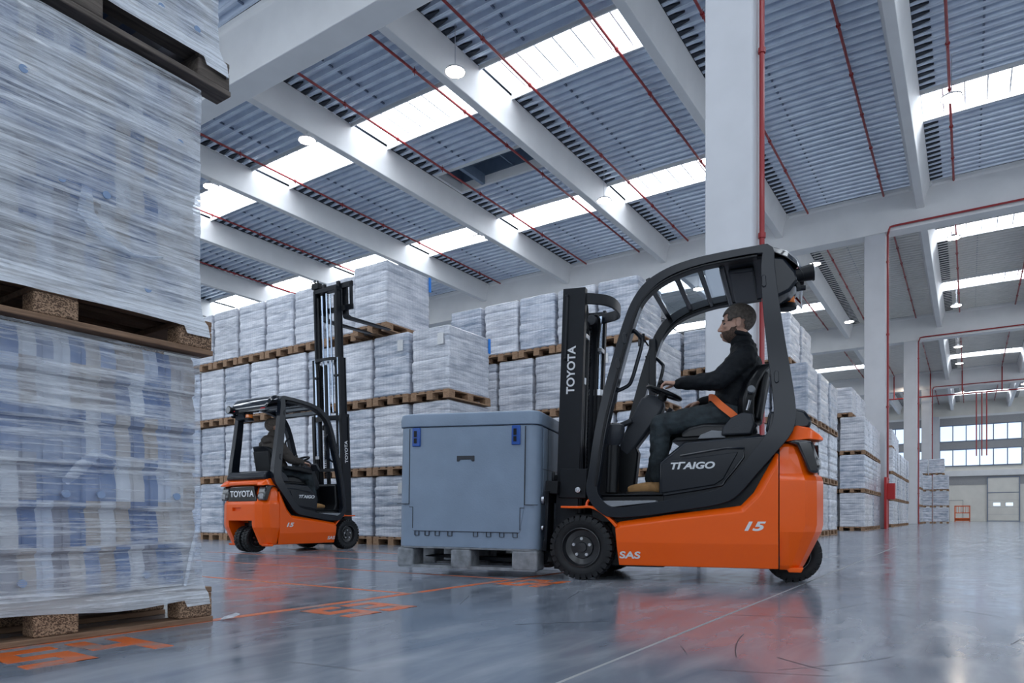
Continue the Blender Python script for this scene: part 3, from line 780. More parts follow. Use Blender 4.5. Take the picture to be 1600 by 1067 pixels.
for tier in range(4):
    for c in range(2):
        put((1.0, 1.2, 1.22, 'filmB', 5), -1.75-1.08*c-(0.28 if tier == 3 else 0), 61.5, 1.22*tier, 'grey wrapped pallet load in the far block, %s, %s' % (TIER[tier], ['aisle side', 'inner side'][c]), G4)

# ---------------------------------------------------------------- near stack at the left edge
def bottles_mat():
    m = bpy.data.materials.new('shrouded_bottles'); m.use_nodes = True; nt = m.node_tree; b = nt.nodes['Principled BSDF']; L = nt.links.new
    tc = nt.nodes.new('ShaderNodeTexCoord'); sp = nt.nodes.new('ShaderNodeSeparateXYZ'); L(tc.outputs['Object'], sp.inputs[0])
    def fl_(src, div, off=0.0):
        a = nt.nodes.new('ShaderNodeMath'); a.operation = 'DIVIDE'; a.inputs[1].default_value = div; L(src, a.inputs[0])
        f = nt.nodes.new('ShaderNodeMath'); f.operation = 'FLOOR'; L(a.outputs[0], f.inputs[0]); return f.outputs[0]
    cb = nt.nodes.new('ShaderNodeCombineXYZ'); L(fl_(sp.outputs[1], 0.0575), cb.inputs[0]); L(fl_(sp.outputs[2], 0.178), cb.inputs[1])
    wnn = nt.nodes.new('ShaderNodeTexWhiteNoise'); wnn.noise_dimensions = '3D'; L(cb.outputs[0], wnn.inputs['Vector'])
    c1 = ramp(nt, wnn.outputs['Value'], [(0.0, (0.035, 0.09, 0.24)), (0.28, (0.10, 0.17, 0.33)), (0.45, (0.30, 0.24, 0.19)), (0.62, (0.42, 0.37, 0.33)), (0.80, (0.60, 0.62, 0.66)), (1.0, (0.07, 0.14, 0.32))])
    n = nt.nodes.new('ShaderNodeTexNoise'); n.inputs['Scale'].default_value = 3.5; n.inputs['Detail'].default_value = 3; L(tc.outputs['Object'], n.inputs['Vector'])
    mx = nt.nodes.new('ShaderNodeMix'); mx.data_type = 'RGBA'; L(n.outputs[0], mx.inputs[0]); L(c1, mx.inputs[6]); mx.inputs[7].default_value = (0.40, 0.43, 0.50, 1)
    fs = nt.nodes.new('ShaderNodeMapRange'); fs.inputs[1].default_value = 0.40; fs.inputs[2].default_value = 0.75; L(n.outputs[0], fs.inputs[0]); L(fs.outputs[0], mx.inputs[0])
    L(mx.outputs[2], b.inputs['Base Color']); b.inputs['Roughness'].default_value = 0.3
    return m
M['bottles'] = bottles_mat()
M['seal'] = mat('pale_blue_seal', (0.22, 0.32, 0.50), 0.4)
def stretch_mat(name, thr, white=(0.80, 0.84, 0.90)):
    m = bpy.data.materials.new(name); m.use_nodes = True; nt = m.node_tree; L = nt.links.new
    b = nt.nodes['Principled BSDF']; out = nt.nodes['Material Output']
    tc = nt.nodes.new('ShaderNodeTexCoord')
    def nz(vec, det=6, dist=0.0, rot=(0,0,0), ro=0.6):
        mp = nt.nodes.new('ShaderNodeMapping'); mp.inputs['Scale'].default_value = vec; mp.inputs['Rotation'].default_value = rot; L(tc.outputs['Object'], mp.inputs[0])
        n = nt.nodes.new('ShaderNodeTexNoise'); n.inputs['Scale'].default_value = 1; n.inputs['Detail'].default_value = det; n.inputs['Distortion'].default_value = dist; n.inputs['Roughness'].default_value = ro
        L(mp.outputs[0], n.inputs['Vector']); return n.outputs[0]
    s1 = nz((1, 2.2, 70), 7, 0.6, (0.07, 0, 0)); s2 = nz((1, 2.0, 22), 6, 1.2, (-0.13, 0, 0)); s3 = nz((40, 22, 90), 4, 0.5); s4 = nz((1, 1.3, 2.2), 3, 0.5)
    def add(a, b_, k):
        q = nt.nodes.new('ShaderNodeMath'); q.operation = 'MULTIPLY_ADD'; q.inputs[1].default_value = k; L(b_, q.inputs[0])
        if a is None: q.inputs[2].default_value = 0
        else: L(a, q.inputs[2])
        return q.outputs[0]
    tot = add(add(add(add(None, s1, 0.40), s2, 0.28), s3, 0.10), s4, 0.22)
    mr = nt.nodes.new('ShaderNodeMapRange'); mr.inputs[1].default_value = thr-0.085; mr.inputs[2].default_value = thr+0.10; mr.inputs[3].default_value = 0.14; mr.inputs[4].default_value = 0.92; L(tot, mr.inputs[0])
    sz = nt.nodes.new('ShaderNodeSeparateXYZ'); L(tc.outputs['Object'], sz.inputs[0]); lo_ = nt.nodes.new('ShaderNodeMapRange'); lo_.inputs[1].default_value = 0.24; lo_.inputs[2].default_value = 0.12; lo_.inputs[4].default_value = 0.35; L(sz.outputs[2], lo_.inputs[0]); ad_ = nt.nodes.new('ShaderNodeMath'); ad_.use_clamp = True; L(mr.outputs[0], ad_.inputs[0]); L(lo_.outputs[0], ad_.inputs[1])
    t = nt.nodes.new('ShaderNodeBsdfTransparent'); t.inputs[0].default_value = (0.93, 0.96, 1, 1)
    mx = nt.nodes.new('ShaderNodeMixShader'); L(ad_.outputs[0], mx.inputs[0]); L(t.outputs[0], mx.inputs[1]); L(b.outputs[0], mx.inputs[2]); L(mx.outputs[0], out.inputs[0])
    b.inputs['Base Color'].default_value = (*white, 1); b.inputs['Roughness'].default_value = 0.30
    b.inputs['Coat Weight'].default_value = 0.6; b.inputs['Coat Roughness'].default_value = 0.12
    hh = add(add(add(None, s1, 0.8), s2, 0.6), s3, 0.12)
    bp = nt.nodes.new('ShaderNodeBump'); bp.inputs['Strength'].default_value = 0.9; bp.inputs['Distance'].default_value = 0.015; L(hh, bp.inputs['Height']); L(bp.outputs[0], b.inputs['Normal'])
    return m
M['stretch'] = stretch_mat('stretch_film_clear', 0.555)
M['stretchw'] = stretch_mat('stretch_film_milky', 0.49)
M['filmtail'] = mat('loose_film', (0.75, 0.79, 0.85), 0.3, coat=0.4)
def near_unit(z, dy, label, dark, film, h=1.2, lift=0.0, seed=1):
    """pallet 0.88 x 1.28 with its 1.28 side along the aisle; face x = -2.86"""
    t = empty('wrapped_pallet', (-2.86-0.44, 1.85+dy-0.64, z), 0, label, 'pallet load', 'pallets stacked at the left edge')
    rr = random.Random(seed)
    w, d, hp = 0.88, 1.28, 0.155
    boards = MB(); blocks = []
    for cx in (-w/2+0.05, 0, w/2-0.05):
        boards.box(cx-0.055, cx+0.055, -d/2, d/2, 0, 0.024)
        for cyy in (-d/2+0.08, 0, d/2-0.08): blocks.append(MB().box(cx-0.05, cx+0.05, cyy-0.078, cyy+0.078, 0.024, 0.107))
    for cyy in (-d/2+0.08, 0, d/2-0.08): boards.box(-w/2, w/2, cyy-0.075, cyy+0.075, 0.107, 0.131)
    for i in range(5):
        c = -w/2+0.06+(w-0.12)*i/4; boards.box(c-0.055, c+0.055, -d/2, d/2, 0.131, hp)
    p = boards.obj('wooden_pallet', M['woodold' if dark else 'woodbrown'], t, bevel=0.004)
    for b_ in blocks: b_.obj('spacer_block', M['woodold' if dark else 'chip'], p, bevel=0.008)
    # bottles under film: scalloped wall
    zb = hp+0.005; H_ = h-zb-0.015; rows = 6; mb = MB(); rings = []
    x1, y1 = w/2-0.035, d/2-0.065
    per = []
    n = int(2*y1/0.066)
    for i in range(n):
        for k in range(5):
            a = math.pi*(k/5); per.append((x1+0.008*math.sin(a), -y1+2*y1*(i+(1-math.cos(a))/2)/n))
    per.append((x1, y1))
    n2 = 10
    for i in range(1, n2): per.append((x1-2*x1*i/n2, y1+0.006*(i % 2)))
    per += [(-x1, y1), (-x1, -y1), (0, -y1)]
    for r_ in range(rows):
        for f, e in ((0.0, -0.02), (0.05, 0.0), (0.62, 0.0), (0.78, -0.010), (0.93, -0.016), (0.985, -0.022)):
            z_ = zb+H_*(r_+f)/rows; ring = []
            for x, y in per:
                s = 1+e/abs(x1) if x > x1-0.001 else 1
                ring.append(Vector((x*s, y, z_)))
            rings.append(ring)
    mb.loft(rings)
    mb.obj('bottle_packs', M['bottles'], t, smooth=True)
    for q in range(7):
        cp_ = MB()
        yy, zz_ = -0.42+0.15*q+rr.uniform(-.02, .02), zb+H_*(rr.choice((2.35, 2.35, 4.4, 0.4)))/rows
        cp_.cyl((w/2-0.02, yy, zz_), (w/2-0.008, yy, zz_), 0.015, n=16)
        cp_.obj('carton_seal', M['seal'], t)
    # film skin
    fm = MB(); rings = []; nz = 90
    fper = []
    NY = 90
    for k in range(NY+1): fper.append((1, -1+2*k/NY, 1, 0))
    for k in range(1, 14): fper.append((1-2*k/14, 1, 0, 1))
    for k in range(0, 15): fper.append((-1, 1-2*k/14, -1, 0))
    for k in range(1, 14): fper.append((-1+2*k/14, -1, 0, -1))
    for j in range(nz+1):
        f = j/nz; z_ = 0.118+(h-0.118-0.01)*f; ring = []
        flare = math.exp(-f*22)*0.034
        for sx, sy, nx_, ny_ in fper:
            X, Y = sx*(w/2-0.012), sy*(d/2-0.055)
            q = 0.010*noise.noise(Vector((Y*3+seed, X*3, z_*26+Y*2.2))) + 0.006*noise.noise(Vector((Y*9, X*9+seed, z_*60+Y*5)))+0.012*noise.noise(Vector((Y*1.5+seed*3, X, z_*5)))
            g = -0.012*abs(math.sin(math.pi*f*3))**12*0
            e = q+flare
            yy = Y+(ny_*e if ny_ else (flare*sy*1.0)); xx = X+nx_*e
            if sx == 1 and ny_ == 0: xx = X+0.004+e*0.8
            zz_ = z_
            if j == 0: zz_ = z_-0.012-0.03*noise.noise(Vector((Y*2.2, seed*5, 0)))-(0.03 if sy > 0.8 else 0)
            ring.append(Vector((xx, yy, zz_)))
        rings.append(ring)
    n = len(rings[0]); v = [p_ for r_ in rings for p_ in r_]; fcs = []
    for i in range(len(rings)-1):
        for k in range(n): fcs.append((i*n+k, i*n+(k+1) % n, (i+1)*n+(k+1) % n, (i+1)*n+k))
    fm.quads(v, fcs)
    fm.obj('stretch_film', M[film], t, smooth=True)
    return t
u1 = near_unit(0, 0, 'nearest wrapped pallet of bottles on the floor, bottom of the left edge stack', False, 'stretch', 1.195, seed=1)
u2 = near_unit(1.20, 0.0, 'wrapped pallet of bottles in the middle of the left edge stack', False, 'stretchw', 1.19, seed=2)
u3 = near_unit(2.42, 0.09, 'topmost wrapped pallet of the left edge stack, on weathered dark boards', True, 'stretchw', 1.19, seed=3)
# loose film tails
def tail(parent, pts, w, name='film_tail'):
    mb = MB(); L_ = []
    for i, p in enumerate(pts):
        p = Vector(p); L_.append(p)
    rings = []
    for i, p in enumerate(L_):
        d = (L_[min(i+1, len(L_)-1)]-L_[max(i-1, 0)]).normalized(); s = d.cross(Vector((1, 0, 0))).normalized()
        ww = w*(0.6+0.5*math.sin(i*1.3)); rings.append([p+s*ww+Vector((0.002, 0, 0)), p+Vector((0.008, 0, 0)), p-s*ww+Vector((0.002, 0, 0)), p-s*ww*0.9, p-Vector((0.001, 0, 0)), p+s*ww*0.9])
    mb.loft(rings); return mb.obj(name, M['stretch'], parent, smooth=True)
X = 0.452
tail(u1, [(X, 0.50, 0.17), (X, 0.53, 0.30), (X, 0.565, 0.45), (X-0.01, 0.585, 0.60)], 0.012)
tail(u1, [(X, 0.02, 0.60), (X+.01, 0.07, 0.66), (X+.015, 0.13, 0.72), (X+.01, 0.19, 0.70), (X, 0.22, 0.66)], 0.022)
tail(u2, [(X, 0.10, 0.55), (X+.01, 0.09, 0.45), (X, 0.16, 0.38), (X, 0.28, 0.34), (X, 0.40, 0.37)], 0.03)
# scrap of film on the floor
sc = MB(); pts = [(-2.83, 1.87, 0.004), (-2.79, 1.90, 0.012), (-2.80, 1.95, 0.022), (-2.86, 1.97, 0.02), (-2.88, 1.92, 0.006)]
sc.quads(pts+[(p[0], p[1], p[2]+0.003) for p in pts], [(0,1,2,3,4), (9,8,7,6,5), (0,5,6,1), (1,6,7,2), (2,7,8,3), (3,8,9,4), (4,9,5,0)])
tag(sc.obj('film_scrap', M['stretch']), 'small scrap of clear film on the floor at the near pallet corner', 'plastic scrap')
# ---------------------------------------------------------------- forklifts
def strip_frame(path, closed, yfun, t, name, m, parent, bevel=0.012):
    """rectangular profile swept along (x, z, width) points in the side plane; yfun(z) gives the centre y"""
    n = len(path); rings = []
    for i, (x, z, w) in enumerate(path):
        a = path[(i+1) % n] if closed or i < n-1 else path[i]; b = path[i-1] if closed or i > 0 else path[i]
        d = Vector((a[0]-b[0], a[1]-b[1])).normalized(); nx_, nz_ = -d.y, d.x; y = yfun(z)
        rings.append([Vector((x+nx_*w/2, y-t/2, z+nz_*w/2)), Vector((x+nx_*w/2, y+t/2, z+nz_*w/2)), Vector((x-nx_*w/2, y+t/2, z-nz_*w/2)), Vector((x-nx_*w/2, y-t/2, z-nz_*w/2))])
    mb = MB(); mb.loft(rings, closed=closed)
    return mb.obj(name, m, parent, bevel=bevel)
def smooth_path(pts, k=4, closed=False):
    """Catmull-Rom through tuples"""
    out = []; n = len(pts)
    for i in range(n if closed else n-1):
        P0, P1, P2, P3 = [pts[j % n] if closed else pts[max(0, min(n-1, j))] for j in (i-1, i, i+1, i+2)]
        for s in range(k):
            t = s/k
            out.append(tuple(0.5*((2*b)+(-a+c)*t+(2*a-5*b+4*c-d)*t*t+(-a+3*b-3*c+d)*t**3) for a, b, c, d in zip(P0, P1, P2, P3)))
    if not closed: out.append(pts[-1])
    return out
def wheel(parent, c, r, w, side, name, lugs=30, nuts=5, rimr=0.55):
    """tyre about the y axis; side = +1/-1 is the outer face"""
    rr = r
    mb = MB(); h = w/2
    prof = [(rr*0.58, -h*0.80), (rr*0.70, -h*0.96), (rr*0.86, -h), (rr*0.93, -h*0.90), (rr*0.948, -h*0.8), (rr*0.948, h*0.8), (rr*0.93, h*0.90), (rr*0.86, h*0.97), (rr*0.70, h*0.96), (rr*0.58, h*0.80)]
    mb.lathe(prof, n=48)
    for k in range(lugs):
        a = 2*math.pi*k/lugs
        for sgn in (-1, 1):
            aa = a+(0.5*2*math.pi/lugs if sgn < 0 else 0); da = 2*math.pi/lugs*0.36
            v = []
            for q, yy in ((aa-da, h*1.0), (aa+da, h*1.0), (aa+da+0.05, h*0.08), (aa-da+0.05, h*0.08)):
                for rad in (rr*0.90, rr*(1.0 if yy < h*0.5 else 0.992)): v.append((rad*math.cos(q), sgn*yy, rad*math.sin(q)))
            mb.quads(v, [(0,2,3,1), (2,4,5,3), (4,6,7,5), (6,0,1,7), (1,3,5,7), (0,6,4,2)])
            v = []
            for q in (aa-da, aa+da):
                for rad, yy in ((rr*0.992, h*0.99), (rr*0.84, h*1.04), (rr*0.84, h*0.9), (rr*0.96, h*0.8)): v.append((rad*math.cos(q), sgn*yy, rad*math.sin(q)))
            mb.quads(v, [(0,1,2,3), (7,6,5,4), (0,4,5,1), (1,5,6,2), (2,6,7,3), (3,7,4,0)])
    ty = mb.obj(name, M['rubber'], parent, smooth=True, loc=c); shade(ty.data, 25)
    s = side; rm = MB()
    prof = [(rr*0.60, s*h*0.80), (rr*0.615, s*h*0.98), (rr*0.585, s*h*0.99), (rr*0.565, s*h*0.80), (rr*0.53, s*h*0.45), (rr*0.36, s*h*0.36), (rr*0.34, s*h*0.50), (rr*0.17, s*h*0.52), (rr*0.15, s*h*0.72), (0.0, s*h*0.74), (0.0, 0.0), (rr*0.60, 0.0)]
    rm.lathe(prof, n=40); rim = rm.obj('rim', M['rim'], ty, smooth=True)
    for k in range(nuts):
        a = 2*math.pi*k/nuts+math.pi/2
        p = Vector((rr*0.27*math.cos(a), s*h*0.5, rr*0.27*math.sin(a)))
        MB().cyl(p, p+Vector((0, s*0.018, 0)), 0.0125, n=6).obj('wheel_nut', M['steel'], ty)
    return ty

def forklift(name, label, loc, rz, scale, lift, raised, tilt=2.0, badge=True):
    T = empty(name, loc, rz, label, 'forklift', None, scale)
    ch, bk = M['char'], M['black']
    # chassis
    Pp = [(-.285, .115), (-.255, .41), (-.285, .437), (-.64, .488), (-1.14, .55), (-1.225, .64), (-1.365, .905), (-1.385, .905), (-1.385, .115)]
    Qp = [(-.272, .285), (-.264, .375), (-.31, .40), (-.65, .445), (-1.16, .505), (-1.268, .62), (-1.374, .82), (-1.385, .84), (-1.385, .285)]
    mb = MB(); mb.loft([[Vector((x, y, z)) for x, z in pr] for y, pr in ((-0.533, Qp), (-0.497, Pp), (0.497, Pp), (0.533, Qp))])
    body = mb.obj('chassis', M['orange'], T, bevel=0.010, seg=3); shade(body.data, 8); body.modifiers['bevel'].angle_limit = R(10)
    MB().box(-0.6, -0.2, -0.40, 0.40, 0.10, 0.44).box(-0.22, 0.10, -0.36, 0.36, 0.14, 0.50).obj('front_axle', bk, T, bevel=0.01)
    # side lettering
    for s in (1, -1):
        text_mesh('SAS', 'side_mark', 0.072, (-0.365, s*0.5145, 0.19), (-s, 0, 0), (0, s*0.21, 0.98), M['silver'], body, xs=1.35, shear=0.12, offset=0.002, depth=0.0015)
        text_mesh('15', 'model_number', 0.085, (-1.215, s*0.5340, 0.405), (-s, 0, 0), (0, 0, 1), M['silver'], body, xs=1.65, shear=0.3, offset=0.003)
        # mudguard
        pth = smooth_path([(0.16, 0.548, .016), (0.02, 0.545, .018), (-0.06, 0.548, .018), (-0.12, 0.53, .02), (-0.18, 0.49, .02), (-0.235, 0.44, .022), (-0.27, 0.40, .022)], 3)
        strip_frame(pth, False, lambda z, s=s: s*0.44, 0.17, 'mudguard', M['orange'], T, 0.004)
        MB().tube(smooth_path([(-0.03, s*0.47, 0.55), (-0.035, s*0.47, 0.585), (-0.06, s*0.47, 0.60), (-0.09, s*0.45, 0.565)], 3), 0.011, 8).obj('mudguard_bracket', M['orange'], T, smooth=True)
    # counterweight: ring loft with chamfered rear, notch at the bottom for the twin wheel
    def plan(z, y, xr, ch_, xs=-1.392):
        return [Vector((xs, -y, z)), Vector((xs, y, z)), Vector((xs-0.06, y, z)), Vector((xr+ch_*0.72, y-0.012, z)), Vector((xr+ch_*0.28, y-ch_*0.50, z)), Vector((xr+0.004, y-ch_*1.15, z)), Vector((xr, y-ch_*1.5, z)),
                Vector((xr, -y+ch_*1.5, z)), Vector((xr+0.004, -y+ch_*1.15, z)), Vector((xr+ch_*0.28, -y+ch_*0.50, z)), Vector((xr+ch_*0.72, -y+0.012, z)), Vector((xs-0.06, -y, z))]
    rings = [plan(0.11, 0.455, -1.535, 0.11), plan(0.14, 0.475, -1.555, 0.12), plan(0.37, 0.532, -1.665, 0.17), plan(0.42, 0.532, -1.675, 0.17), plan(0.715, 0.525, -1.675, 0.17), plan(0.745, 0.512, -1.668, 0.17), plan(0.765, 0.500, -1.645, 0.15), plan(0.88, 0.492, -1.60, 0.13), plan(0.95, 0.48, -1.565, 0.12), plan(0.972, 0.465, -1.54, 0.11)]
    mb = MB(); mb.loft(rings); cw = mb.obj('counterweight', M['orange'], T)
    cut = MB(); cut.prism([(-1.90, 0.0), (-1.90, 0.46), (-1.70, 0.47), (-1.55, 0.48), (-1.42, 0.46), (-1.25, 0.30), (-1.25, 0.0)], -0.27, 0.27, 'y')
    cut.box(-1.8, -1.64, -0.02, 0.18, 0.615, 0.665)
    for s in (1, -1): cut.prism([(-1.5, 0.0), (-1.86, 0.0), (-1.86, 0.085), (-1.5, 0.085)], s*0.3-0.3, s*0.3+0.3, 'y') if False else None
    cut.prism([(s_*0.335, z_) for s_, z_ in ((-1, 0.755), (1, 0.755), (1.0, 0.80), (0.80, 0.99), (-0.80, 0.99), (-1.0, 0.80))], -1.9, -1.60, 'x')
    co = cut.obj('cutter', M['black'], T)
    bm_ = cw.modifiers.new('b', 'BOOLEAN'); bm_.object = co; bm_.operation = 'DIFFERENCE'; bm_.solver = 'EXACT'
    baked(cw); bpy.data.objects.remove(co)
    if not cw.data.materials: cw.data.materials.append(M['orange'])
    bv = cw.modifiers.new('bevel', 'BEVEL'); bv.width = 0.012; bv.segments = 2; bv.limit_method = 'ANGLE'; bv.angle_limit = R(12); shade(cw.data, 14)
    for s in (1, -1): MB().prism([(-1.43, 0.125), (-1.45, 0.092), (-1.53, 0.092), (-1.545, 0.125)], s*0.30, s*0.46, 'y').obj('skirt_tab', M['orange'], cw, bevel=0.006)
    MB().box(-1.393, -1.384, -0.49, 0.49, 0.13, 0.90).obj('panel_seam', bk, T)
    # side windows of the rear lamp recess
    for s in (1, -1):
        lp = MB(); lp.prism([(-1.54, 0.86), (-1.575, 0.765), (-1.635, 0.765), (-1.645, 0.82), (-1.60, 0.985), (-1.49, 1.0), (-1.42, 0.985), (-1.50, 0.96)], s*0.345, s*0.502, 'y')
        lc = lp.obj('rear_lamp_cluster', M['blackgloss'], T, bevel=0.02)
        MB().box(-1.652, -1.61, s*0.44-0.04, s*0.44+0.04, 0.79, 0.87).obj('lamp_lens', M['lens'], lc, bevel=0.01)
        pod = MB(); rr_ = []
        for x, yh, z0, z1 in ((-1.40, 0.10, 0.985, 1.0), (-1.44, 0.115, 0.985, 1.055), (-1.50, 0.115, 0.99, 1.095), (-1.58, 0.105, 0.995, 1.075), (-1.64, 0.08, 0.985, 1.03), (-1.665, 0.04, 0.985, 1.0)):
            y0, y1 = s*0.50-s*0.0, s*(0.50-2*yh)
            rr_.append([Vector((x, y0, z0)), Vector((x, y1, z0)), Vector((x, y1, z1)), Vector((x, y0-s*0.03, z1))])
        pod.loft(rr_); pod.obj('lamp_cowl', M['orange'], T, bevel=0.015)
    MB().prism([(-0.33, 0.757), (0.33, 0.757), (0.325, 0.80), (0.268, 0.975), (-0.268, 0.975), (-0.325, 0.80)], -1.645, -1.56, 'x').obj('rear_panel', M['blackgloss'], T, bevel=0.006)
    if badge: text_mesh('TOYOTA', 'rear_lettering', 0.125, (-1.6465, 0.0, 0.865), (0, -1, 0), (0, 0, 1), M['white'], T, xs=1.05, offset=0.003)
    # orange band across the back and the dark cowl above
    MB().prism([(-1.40, 0.985), (-1.58, 0.985), (-1.635, 1.0), (-1.63, 1.05), (-1.55, 1.085), (-1.40, 1.09)], -0.33, 0.33, 'y').obj('rear_band', M['orange'], T, bevel=0.015)
    rc = MB(); rc.prism([(-1.30, 1.06), (-1.58, 1.075), (-1.60, 1.12), (-1.555, 1.20), (-1.50, 1.215), (-1.32, 1.20)], -0.44, 0.44, 'y'); rc.obj('rear_cowl', ch, T, bevel=0.02)
    # side frames of the cab guard
    yf = lambda z: 0.495-0.01*max(0, (z-1.0)/1.3)
    loop = [(-0.085, 0.68, 0.085), (-0.105, 0.80, 0.085), (-0.150, 1.10, 0.088), (-0.215, 1.38, 0.09), (-0.31, 1.72, 0.088), (-0.375, 1.93, 0.080), (-0.435, 2.06, 0.075), (-0.515, 2.155, 0.070), (-0.64, 2.225, 0.062), (-0.80, 2.268, 0.058), (-1.0, 2.292, 0.054), (-1.24, 2.305, 0.054),
            (-1.315, 2.29, 0.075), (-1.318, 2.18, 0.088), (-1.335, 1.95, 0.105), (-1.37, 1.65, 0.120), (-1.405, 1.40, 0.130), (-1.425, 1.20, 0.140), (-1.41, 1.08, 0.145), (-1.33, 0.96, 0.125), (-1.20, 0.80, 0.115), (-1.09, 0.67, 0.115), (-1.00, 0.615, 0.105), (-0.80, 0.575, 0.095), (-0.50, 0.525, 0.085), (-0.28, 0.505, 0.075), (-0.19, 0.525, 0.080), (-0.11, 0.605, 0.082)]
    for s in (1, -1):
        fr = strip_frame(smooth_path(loop, 3, True), True, lambda z, s=s: s*yf(z), 0.085, 'guard_frame', ch, T, 0.026); fr.modifiers['bevel'].segments = 4
        # raised inner rib along the front pillar and hinge pads
        rib = [(-0.115, 0.70, 0.02), (-0.175, 1.10, 0.02), (-0.24, 1.38, 0.02), (-0.335, 1.72, 0.02), (-0.40, 1.92, 0.02), (-0.46, 2.04, 0.018), (-0.55, 2.125, 0.016), (-0.68, 2.19, 0.015), (-0.9, 2.24, .015), (-1.25, 2.26, .015)]
        strip_frame(smooth_path(rib, 3), False, lambda z, s=s: s*(yf(z)+0.006), 0.085, 'weather_rib', bk, fr, 0.004)
        for x, z in ((-0.285, 1.60), (-0.335, 1.78), (-1.295, 2.08), (-1.375, 1.42)):
            pd = MB(); pd.prism([(x-0.014, z-0.035), (x+0.004, z-0.045), (x+0.016, z-0.03), (x+0.018, z+0.03), (x+0.006, z+0.045), (x-0.012, z+0.035)], s*(yf(z)+0.04), s*(yf(z)+0.052), 'y'); pd.obj('hinge_pad', ch, fr, bevel=0.005)
        gh = smooth_path([(-0.30, 1.86), (-0.37, 1.86), (-0.435, 1.80), (-0.45, 1.75), (-0.41, 1.60), (-0.375, 1.49), (-0.34, 1.44), (-0.23, 1.40)], 3)
        MB().tube([(x, s*0.47, z) for x, z in gh], 0.015, 8).obj('grab_handle', ch, T, smooth=True)
    # roof
    zr = lambda x: 2.285 if x < -0.9 else 2.285-0.45*(x+0.9)**2
    for x in (-0.50, -0.68, -0.85, -1.0):
        z = zr(x)-0.02; MB().bar((x, -0.46, z), (x, 0.46, z), 0.036, 0.07, (0.35, 0, 1)).obj('roof_bar', ch, T, bevel=0.006)
    rp = MB(); rings = []
    for x in (-0.50, -0.6, -0.7, -0.8, -0.9, -1.0): rings.append([Vector((x, -0.46, zr(x)-0.008)), Vector((x, 0.46, zr(x)-0.008)), Vector((x, 0.46, zr(x)-0.004)), Vector((x, -0.46, zr(x)-0.004))])
    rp.loft(rings); rp.obj('roof_pane', M['glass'], T)
    MB().prism([(-1.0, 2.25), (-1.28, 2.26), (-1.30, 2.30), (-1.0, 2.30)], -0.47, 0.47, 'y').box(-1.22, -1.05, -0.36, 0.36, 2.215, 2.25).obj('roof_panel', M['greyplastic'], T, bevel=0.01)
    top = MB(); rings = []
    for x, z in ((-0.40, 2.05), (-0.47, 2.13), (-0.56, 2.20)): pass
    vis = MB(); rings = []
    for x, zt, zb in ((-1.27, 2.345, 2.31), (-1.36, 2.350, 2.30), (-1.44, 2.315, 2.255), (-1.50, 2.25, 2.20), (-1.54, 2.17, 2.14), (-1.55, 2.12, 2.10)):
        yw = 0.44-0.06*max(0, (-x-1.30)); rings.append([Vector((x, -yw, zb)), Vector((x, yw, zb)), Vector((x, yw-0.03, zt)), Vector((x, -yw+0.03, zt))])
    vis.loft(rings); vz = vis.obj('rear_visor', M['blackgloss'], T, bevel=0.01)
    for s in (1, -1): MB().prism([(-1.50, 2.185), (-1.548, 2.125), (-1.556, 2.125), (-1.515, 2.195)], s*0.30, s*0.40, 'y').obj('tail_light', M['redlens'], vz)
    hs = MB(); hs.prism([(-1.30, 2.29), (-1.42, 2.27), (-1.50, 2.16), (-1.515, 2.10), (-1.46, 2.03), (-1.37, 1.99), (-1.33, 2.0)], 0.16, 0.42, 'y'); hs.obj('lamp_housing', ch, T, bevel=0.02)
    hb = MB(); hb.bar((-1.52, 0.36, 2.04), (-1.50, 0.36, 2.13), 0.03, 0.03, (1, 0, 0)); hb.cyl((-1.50, 0.36, 2.055), (-1.56, 0.36, 2.055), 0.018, n=8); hb.obj('lamp_bracket', M['mast'], T, bevel=0.004)
    wl = MB(); wl.cyl((-1.495, 0.37, 2.145), (-1.60, 0.37, 2.155), 0.045, 0.056, 20); wl.cyl((-1.60, 0.37, 2.155), (-1.612, 0.37, 2.156), 0.060, 0.058, 20)
    wlo = wl.obj('work_lamp', bk, T, smooth=True); MB().cyl((-1.612, 0.37, 2.156), (-1.617, 0.37, 2.156), 0.048, n=20).obj('lamp_glass', M['lens'], wlo)
    be = MB().cyl((-1.44, 0.10, 2.03), (-1.44, 0.10, 2.085), 0.058, 0.052, 20).obj('beacon', M['amber'], T, bevel=0.008)
    MB().cyl((-1.44, 0.10, 1.99), (-1.44, 0.10, 2.03), 0.07, 0.06, 20).cyl((-1.44, 0.10, 2.085), (-1.44, 0.10, 2.20), 0.02, n=8).box(-1.5, -1.36, -0.03, 0.12, 2.12, 2.24).obj('beacon_base', bk, be, bevel=0.006)
    # hood, floor, dash
    hood = MB(); rings = []
    for y, k in ((-0.425, 0.0), (-0.40, 1.0), (0.40, 1.0), (0.425, 0.0)):
        d_ = 0.012*(1-k)
        rings.append([Vector((x, y, z)) for x, z in ((-0.56-d_, 0.50), (-0.56-d_, 0.875-d_), (-0.745-d_, 1.02-d_), (-1.25, 1.045-d_), (-1.40, 1.05-d_), (-1.40, 0.50))])
    hood.loft(rings); hd = hood.obj('battery_hood', ch, T, bevel=0.01)
